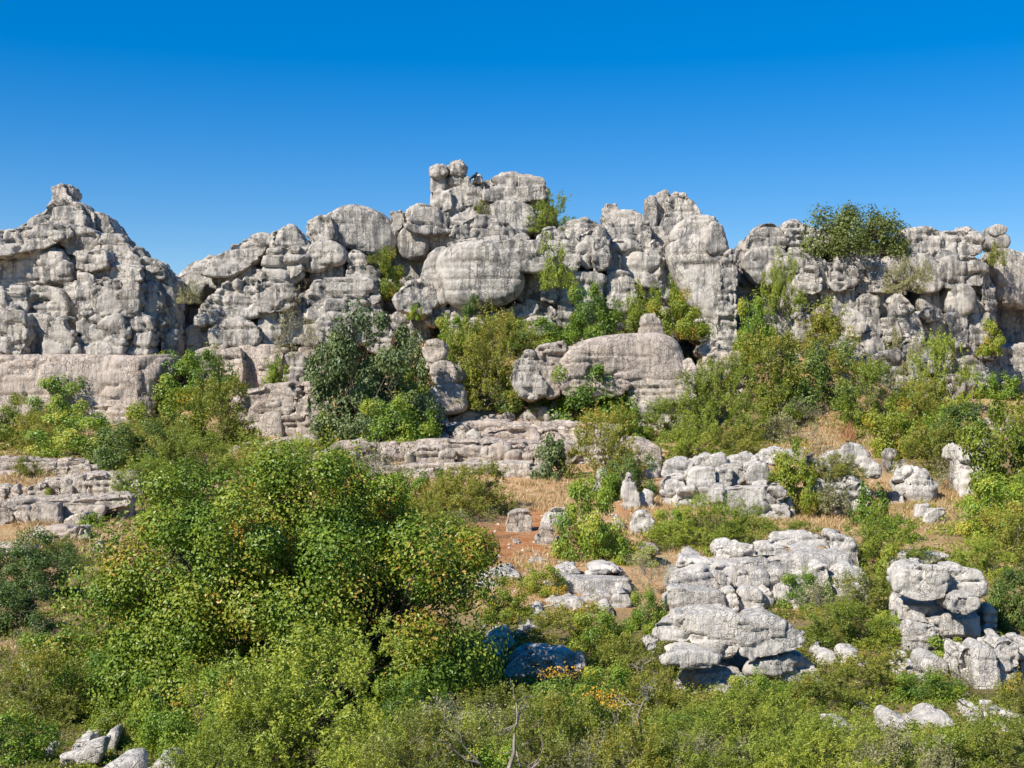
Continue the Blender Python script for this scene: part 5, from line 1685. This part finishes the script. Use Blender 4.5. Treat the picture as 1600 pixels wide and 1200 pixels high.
# golden sprays in the foreground scrub
def sprays(name, label, spots, mat, cat, seed, leaf=0.06, n=260, rad=0.28):
    rs = np.random.RandomState(seed)
    for px, row, D, lab in spots:
        c = np.array(at(px, row, D))
        P = rs.normal(size=(n, 3)) * rad * np.array([1.2, 0.8, 0.6])
        P[:, 2] = np.abs(P[:, 2])
        V, Q, tn = leaves_at(rs, P, rs.normal(size=(n, 3)) + np.array([0, -0.6, 0.5]), leaf, 0.6)
        st = []
        for _ in range(10):
            st.append((bent(rs, (rs.normal() * 0.03, rs.normal() * 0.03, -0.9), P[rs.randint(n)], 5, 0.08), np.linspace(0.012, 0.004, 5)))
        root = tag(link(name, None, None, tuple(c)), lab, cat)
        m = mesh_from("stems", *tubes(st, 3)); m.materials.append(M_TWIG); link("stems", m, root)
        m = mesh_from("foliage", V, Q, False, {"tone": tn}); m.materials.append(M_LEAF[mat]); link("foliage", m, root)
sprays("golden_shrub", "", [(928, 1092, foot(880, 1130) - 1.2, "golden-leaved sprig standing out of the green scrub below the shaded slab"),
                             (950, 1106, foot(880, 1130) - 1.6, "second golden-leaved sprig, right and a little lower than the other"),
                             (872, 1058, foot(880, 1110) - 0.6, "small orange-leaved sprig at the lower edge of the shaded slab")], 'gold', "shrub", 5, 0.06, 170, 0.2)

# ------------------------------------------------------------------ undergrowth and dry grass (uncountable)
def scatter_regions(regs, n, rs):
    """regs: (px, row, rx, ry, weight) ellipses in the picture; points on the ground"""
    w = np.array([r[2] * r[3] * r[4] for r in regs], float); w /= w.sum()
    out = []
    for r, k in zip(regs, (n * w).astype(int)):
        a = rs.uniform(0, 2 * math.pi, k); q = np.sqrt(rs.uniform(0, 1, k))
        out.append(np.stack([r[0] + r[2] * q * np.cos(a), r[1] + r[3] * q * np.sin(a)], 1))
    pr = np.concatenate(out)
    D = np.interp(pr[:, 1], _ROW, _DIST)
    for _ in range(6):                                   # settle onto the real ground
        X = (pr[:, 0] - 800) * D / F
        z = ground_z(X, D)
        Dn = np.where(pr[:, 1] > 604, -z * F / np.maximum(pr[:, 1] - 600, 4), D)
        D = np.clip(0.5 * D + 0.5 * Dn, 3, 100)
    X = (pr[:, 0] - 800) * D / F
    return np.stack([X, D, ground_z(X, D)], 1), D

def undergrowth(name, label, mat, regs, n, hpx, nleaf, leafpx, seed, width=0.5):
    rs = np.random.RandomState(seed)
    P, D = scatter_regions(regs, n, rs)
    N = len(P)
    H = (hpx * rs.uniform(0.5, 1.5, N) * np.clip(D / F, 0.008, 0.04))
    k = np.repeat(np.arange(N), nleaf); m = len(k)
    d = rs.normal(size=(m, 3)); d[:, 2] = np.abs(d[:, 2]); d /= np.linalg.norm(d, axis=1, keepdims=True)
    C = P[k] + d * (rs.uniform(0.1, 1, m) ** 0.5 * H[k])[:, None] * np.array([1.25, 1.25, 1.0])
    Nn = d + rs.normal(size=(m, 3)) * 0.7 + np.array([0, 0, 0.3])
    tone = np.clip(0.5 * rs.uniform(0, 1, m) + 0.5 * rs.uniform(0, 1, N)[k], 0, 1)
    L = leafpx * D[k] / F
    V, Q, tn = leaves_at(rs, C, Nn, L, width, tone)
    me = mesh_from(name, V, Q, False, {"tone": tn}); me.materials.append(M_LEAF[mat])
    tag(link(name, me), label, kind="stuff")

def grass(name, label, mat, regs, n, hpx, seed, blades=12):
    rs = np.random.RandomState(seed)
    P, D = scatter_regions(regs, n, rs)
    N = len(P)
    k = np.repeat(np.arange(N), blades); m = len(k)
    s = D[k] / F
    base = P[k] + rs.normal(size=(m, 3)) * (s * 3.2)[:, None] * np.array([1, 1, 0])
    hh = hpx * s * rs.uniform(0.45, 1.3, m)
    lean = rs.normal(size=(m, 2)) * 0.38
    tip = base + np.stack([lean[:, 0] * hh, lean[:, 1] * hh, hh], 1)
    a = rs.uniform(0, math.pi, m)
    sd = np.stack([np.cos(a), np.sin(a), np.zeros(m)], 1) * (0.62 * s)[:, None]
    mid = (base + tip) / 2 + np.stack([lean[:, 0], lean[:, 1], np.full(m, 0.3)], 1) * (-0.08 * hh)[:, None]
    V = np.stack([base - sd, base + sd, mid + sd * 0.9, tip], 1).reshape(-1, 3)
    Q = np.arange(4 * m).reshape(m, 4)
    tone = np.repeat(np.clip(rs.uniform(0, 0.7, m) + 0.3 * rs.uniform(0, 1, N)[k], 0, 1), 4)
    me = mesh_from(name, V, Q, False, {"tone": tone}); me.materials.append(M_LEAF[mat])
    tag(link(name, me), label, kind="stuff")

undergrowth("green_undergrowth", "low green and olive undergrowth covering the near slope", 'olive',
    [(1150, 1120, 460, 110, 1.0), (850, 1090, 260, 120, 0.8), (250, 1130, 330, 120, 0.8), (1330, 990, 150, 70, 1.0), (1560, 930, 90, 110, 1.0), (450, 960, 380, 130, 0.4), (90, 1010, 120, 70, 0.9), (1120, 845, 130, 30, 1.0), (1720, 950, 120, 200, 0.5), (-110, 950, 110, 200, 0.5)],
    2600, 15, 52, 5.0, 21)
undergrowth("leafy_undergrowth", "fresh green ground cover between the near bushes", 'feather',
    [(1250, 1150, 400, 80, 1.0), (780, 1150, 300, 80, 0.8), (200, 1130, 260, 100, 0.7), (1380, 950, 90, 70, 0.9), (1480, 850, 130, 60, 0.7), (1130, 840, 120, 36, 0.8)],
    1500, 13, 48, 4.8, 22)
undergrowth("slope_undergrowth", "low olive scrub between the bushes of the middle and upper slope", 'olive',
    [(180, 705, 230, 40, 1.0), (760, 600, 130, 60, 1.0), (1150, 640, 150, 70, 1.0), (1430, 660, 130, 60, 1.0), (900, 550, 200, 30, 0.8), (1250, 590, 150, 30, 0.7), (1100, 725, 150, 20, 0.6), (300, 700, 120, 40, 0.8), (1700, 660, 100, 40, 0.6), (-100, 690, 90, 40, 0.6)],
    1450, 13, 40, 5.0, 23)
grass("dry_grass", "straw-coloured dry grass on the open ground", 'straw',
    [(1320, 680, 60, 50, 1.2), (1430, 790, 110, 40, 1.4), (850, 775, 100, 26, 0.8), (600, 775, 110, 36, 0.6), (430, 720, 160, 30, 0.5), (120, 760, 120, 40, 0.6), (1120, 830, 160, 40, 0.5), (880, 880, 90, 26, 0.4), (1030, 800, 50, 40, 1.0), (1560, 630, 60, 24, 1.0), (1290, 815, 120, 16, 1.0), (150, 830, 130, 50, 0.7), (700, 700, 260, 30, 0.5), (1290, 640, 60, 16, 1.2), (1240, 710, 120, 20, 0.8), (800, 920, 100, 40, 0.4), (60, 1010, 60, 30, 0.7)],
    6000, 8, 31)
grass("rusty_stalks", "tuft of rusty dry stalks beside the dry grass patch", 'rust', [(1326, 690, 6, 8, 1.0), (1330, 668, 4, 6, 1.0)], 40, 18, 32, 9)

def rubble(regs, n, seed):
    rs = np.random.RandomState(seed)
    P, D = scatter_regions(regs, n, rs)
    ico = [(0, 0, 1), (0.89, 0, 0.45), (0.28, 0.85, 0.45), (-0.72, 0.53, 0.45), (-0.72, -0.53, 0.45), (0.28, -0.85, 0.45),
           (0.72, 0.53, -0.45), (-0.28, 0.85, -0.45), (-0.89, 0, -0.45), (-0.28, -0.85, -0.45), (0.72, -0.53, -0.45), (0, 0, -1)]
    fc = [(0,1,2),(0,2,3),(0,3,4),(0,4,5),(0,5,1),(1,6,2),(2,7,3),(3,8,4),(4,9,5),(5,10,1),(2,6,7),(3,7,8),(4,8,9),(5,9,10),(1,10,6),(11,7,6),(11,8,7),(11,9,8),(11,10,9),(11,6,10)]
    ico = np.array(ico); fc = np.array(fc)
    N = len(P)
    rad = (np.clip(D / F, 0.01, 0.04) * rs.uniform(1.2, 3.2, N) ** 1.25)[:, None, None]
    V = ico[None] * rad * rs.uniform(0.6, 1.35, (N, 12, 1)) * rs.uniform(0.6, 1.4, (N, 1, 3)) * np.array([1, 1, 0.75]) + P[:, None, :]
    Q = (fc[None] + np.arange(N)[:, None, None] * 12).reshape(-1, 3)
    me = mesh_from("stone_rubble", V.reshape(-1, 3), Q, False); me.materials.append(M_ROCK['w'])
    tag(link("stone_rubble", me), "loose small stones strewn over the slope", kind="stuff")
rubble([(850, 850, 150, 50, 1.0), (1000, 780, 60, 50, 1.0), (1430, 790, 110, 50, 1.0), (120, 830, 130, 40, 1.0), (750, 700, 280, 40, 1.0), (1290, 680, 90, 40, 0.8), (800, 950, 120, 60, 0.6), (1250, 1060, 250, 60, 0.4), (430, 690, 60, 40, 1.0)], 700, 41)

# ------------------------------------------------------------------ the bird on the summit
def bird():
    D = 85.4
    k = D / F
    h = 0.022
    x0, y0, z0 = at(741, 281, D)
    n = (44, 26, 40)
    lo = np.array([-0.48, -0.28, -0.06])
    gx = lo[0] + h * np.arange(n[0]); gy = lo[1] + h * np.arange(n[1]); gz_ = lo[2] + h * np.arange(n[2])
    X, Y, Z = np.meshgrid(gx, gy, gz_, indexing='ij')
    P = np.stack([X, Y, Z], -1)
    def cap(a, b, ra, rb):
        a, b = np.array(a), np.array(b)
        t = np.clip(((P - a) @ (b - a)) / ((b - a) @ (b - a)), 0, 1)
        return np.linalg.norm(P - (a + t[..., None] * (b - a)), axis=-1) - (ra + (rb - ra) * t)
    def sm(a, b, kk):
        q = np.clip(0.5 + 0.5 * (b - a) / kk, 0, 1)
        return b * (1 - q) + a * q - kk * q * (1 - q)
    S = cap((-0.10, 0, 0.22), (0.10, 0, 0.36), 0.105, 0.10)          # trunk
    S = sm(S, cap((0.10, 0, 0.40), (0.17, 0, 0.50), 0.07, 0.058), 0.05)    # neck and head
    S = sm(S, cap((0.20, 0, 0.51), (0.27, 0, 0.49), 0.032, 0.016), 0.02)   # beak
    S = sm(S, cap((-0.16, 0, 0.17), (-0.36, 0, 0.03), 0.055, 0.034), 0.05)   # tail
    S = sm(S, cap((-0.02, -0.08, 0.30), (-0.26, -0.07, 0.12), 0.06, 0.03), 0.03)   # folded wings
    S = sm(S, cap((-0.02, 0.08, 0.30), (-0.26, 0.07, 0.12), 0.06, 0.03), 0.03)
    S = sm(S, cap((0.02, -0.05, 0.2), (0.03, -0.05, 0.0), 0.03, 0.022), 0.02)      # legs
    S = sm(S, cap((0.02, 0.05, 0.2), (0.03, 0.05, 0.0), 0.03, 0.022), 0.02)
    V, Q = surface_net(S, lo, h)
    me = mesh_from("perched_bird", V, Q); me.materials.append(M_BIRD)
    tag(link("perched_bird", me, None, (x0, y0, z0 - 0.02)), "small dark bird perched on the summit ridge right of the balanced boulders", "bird")
bird()
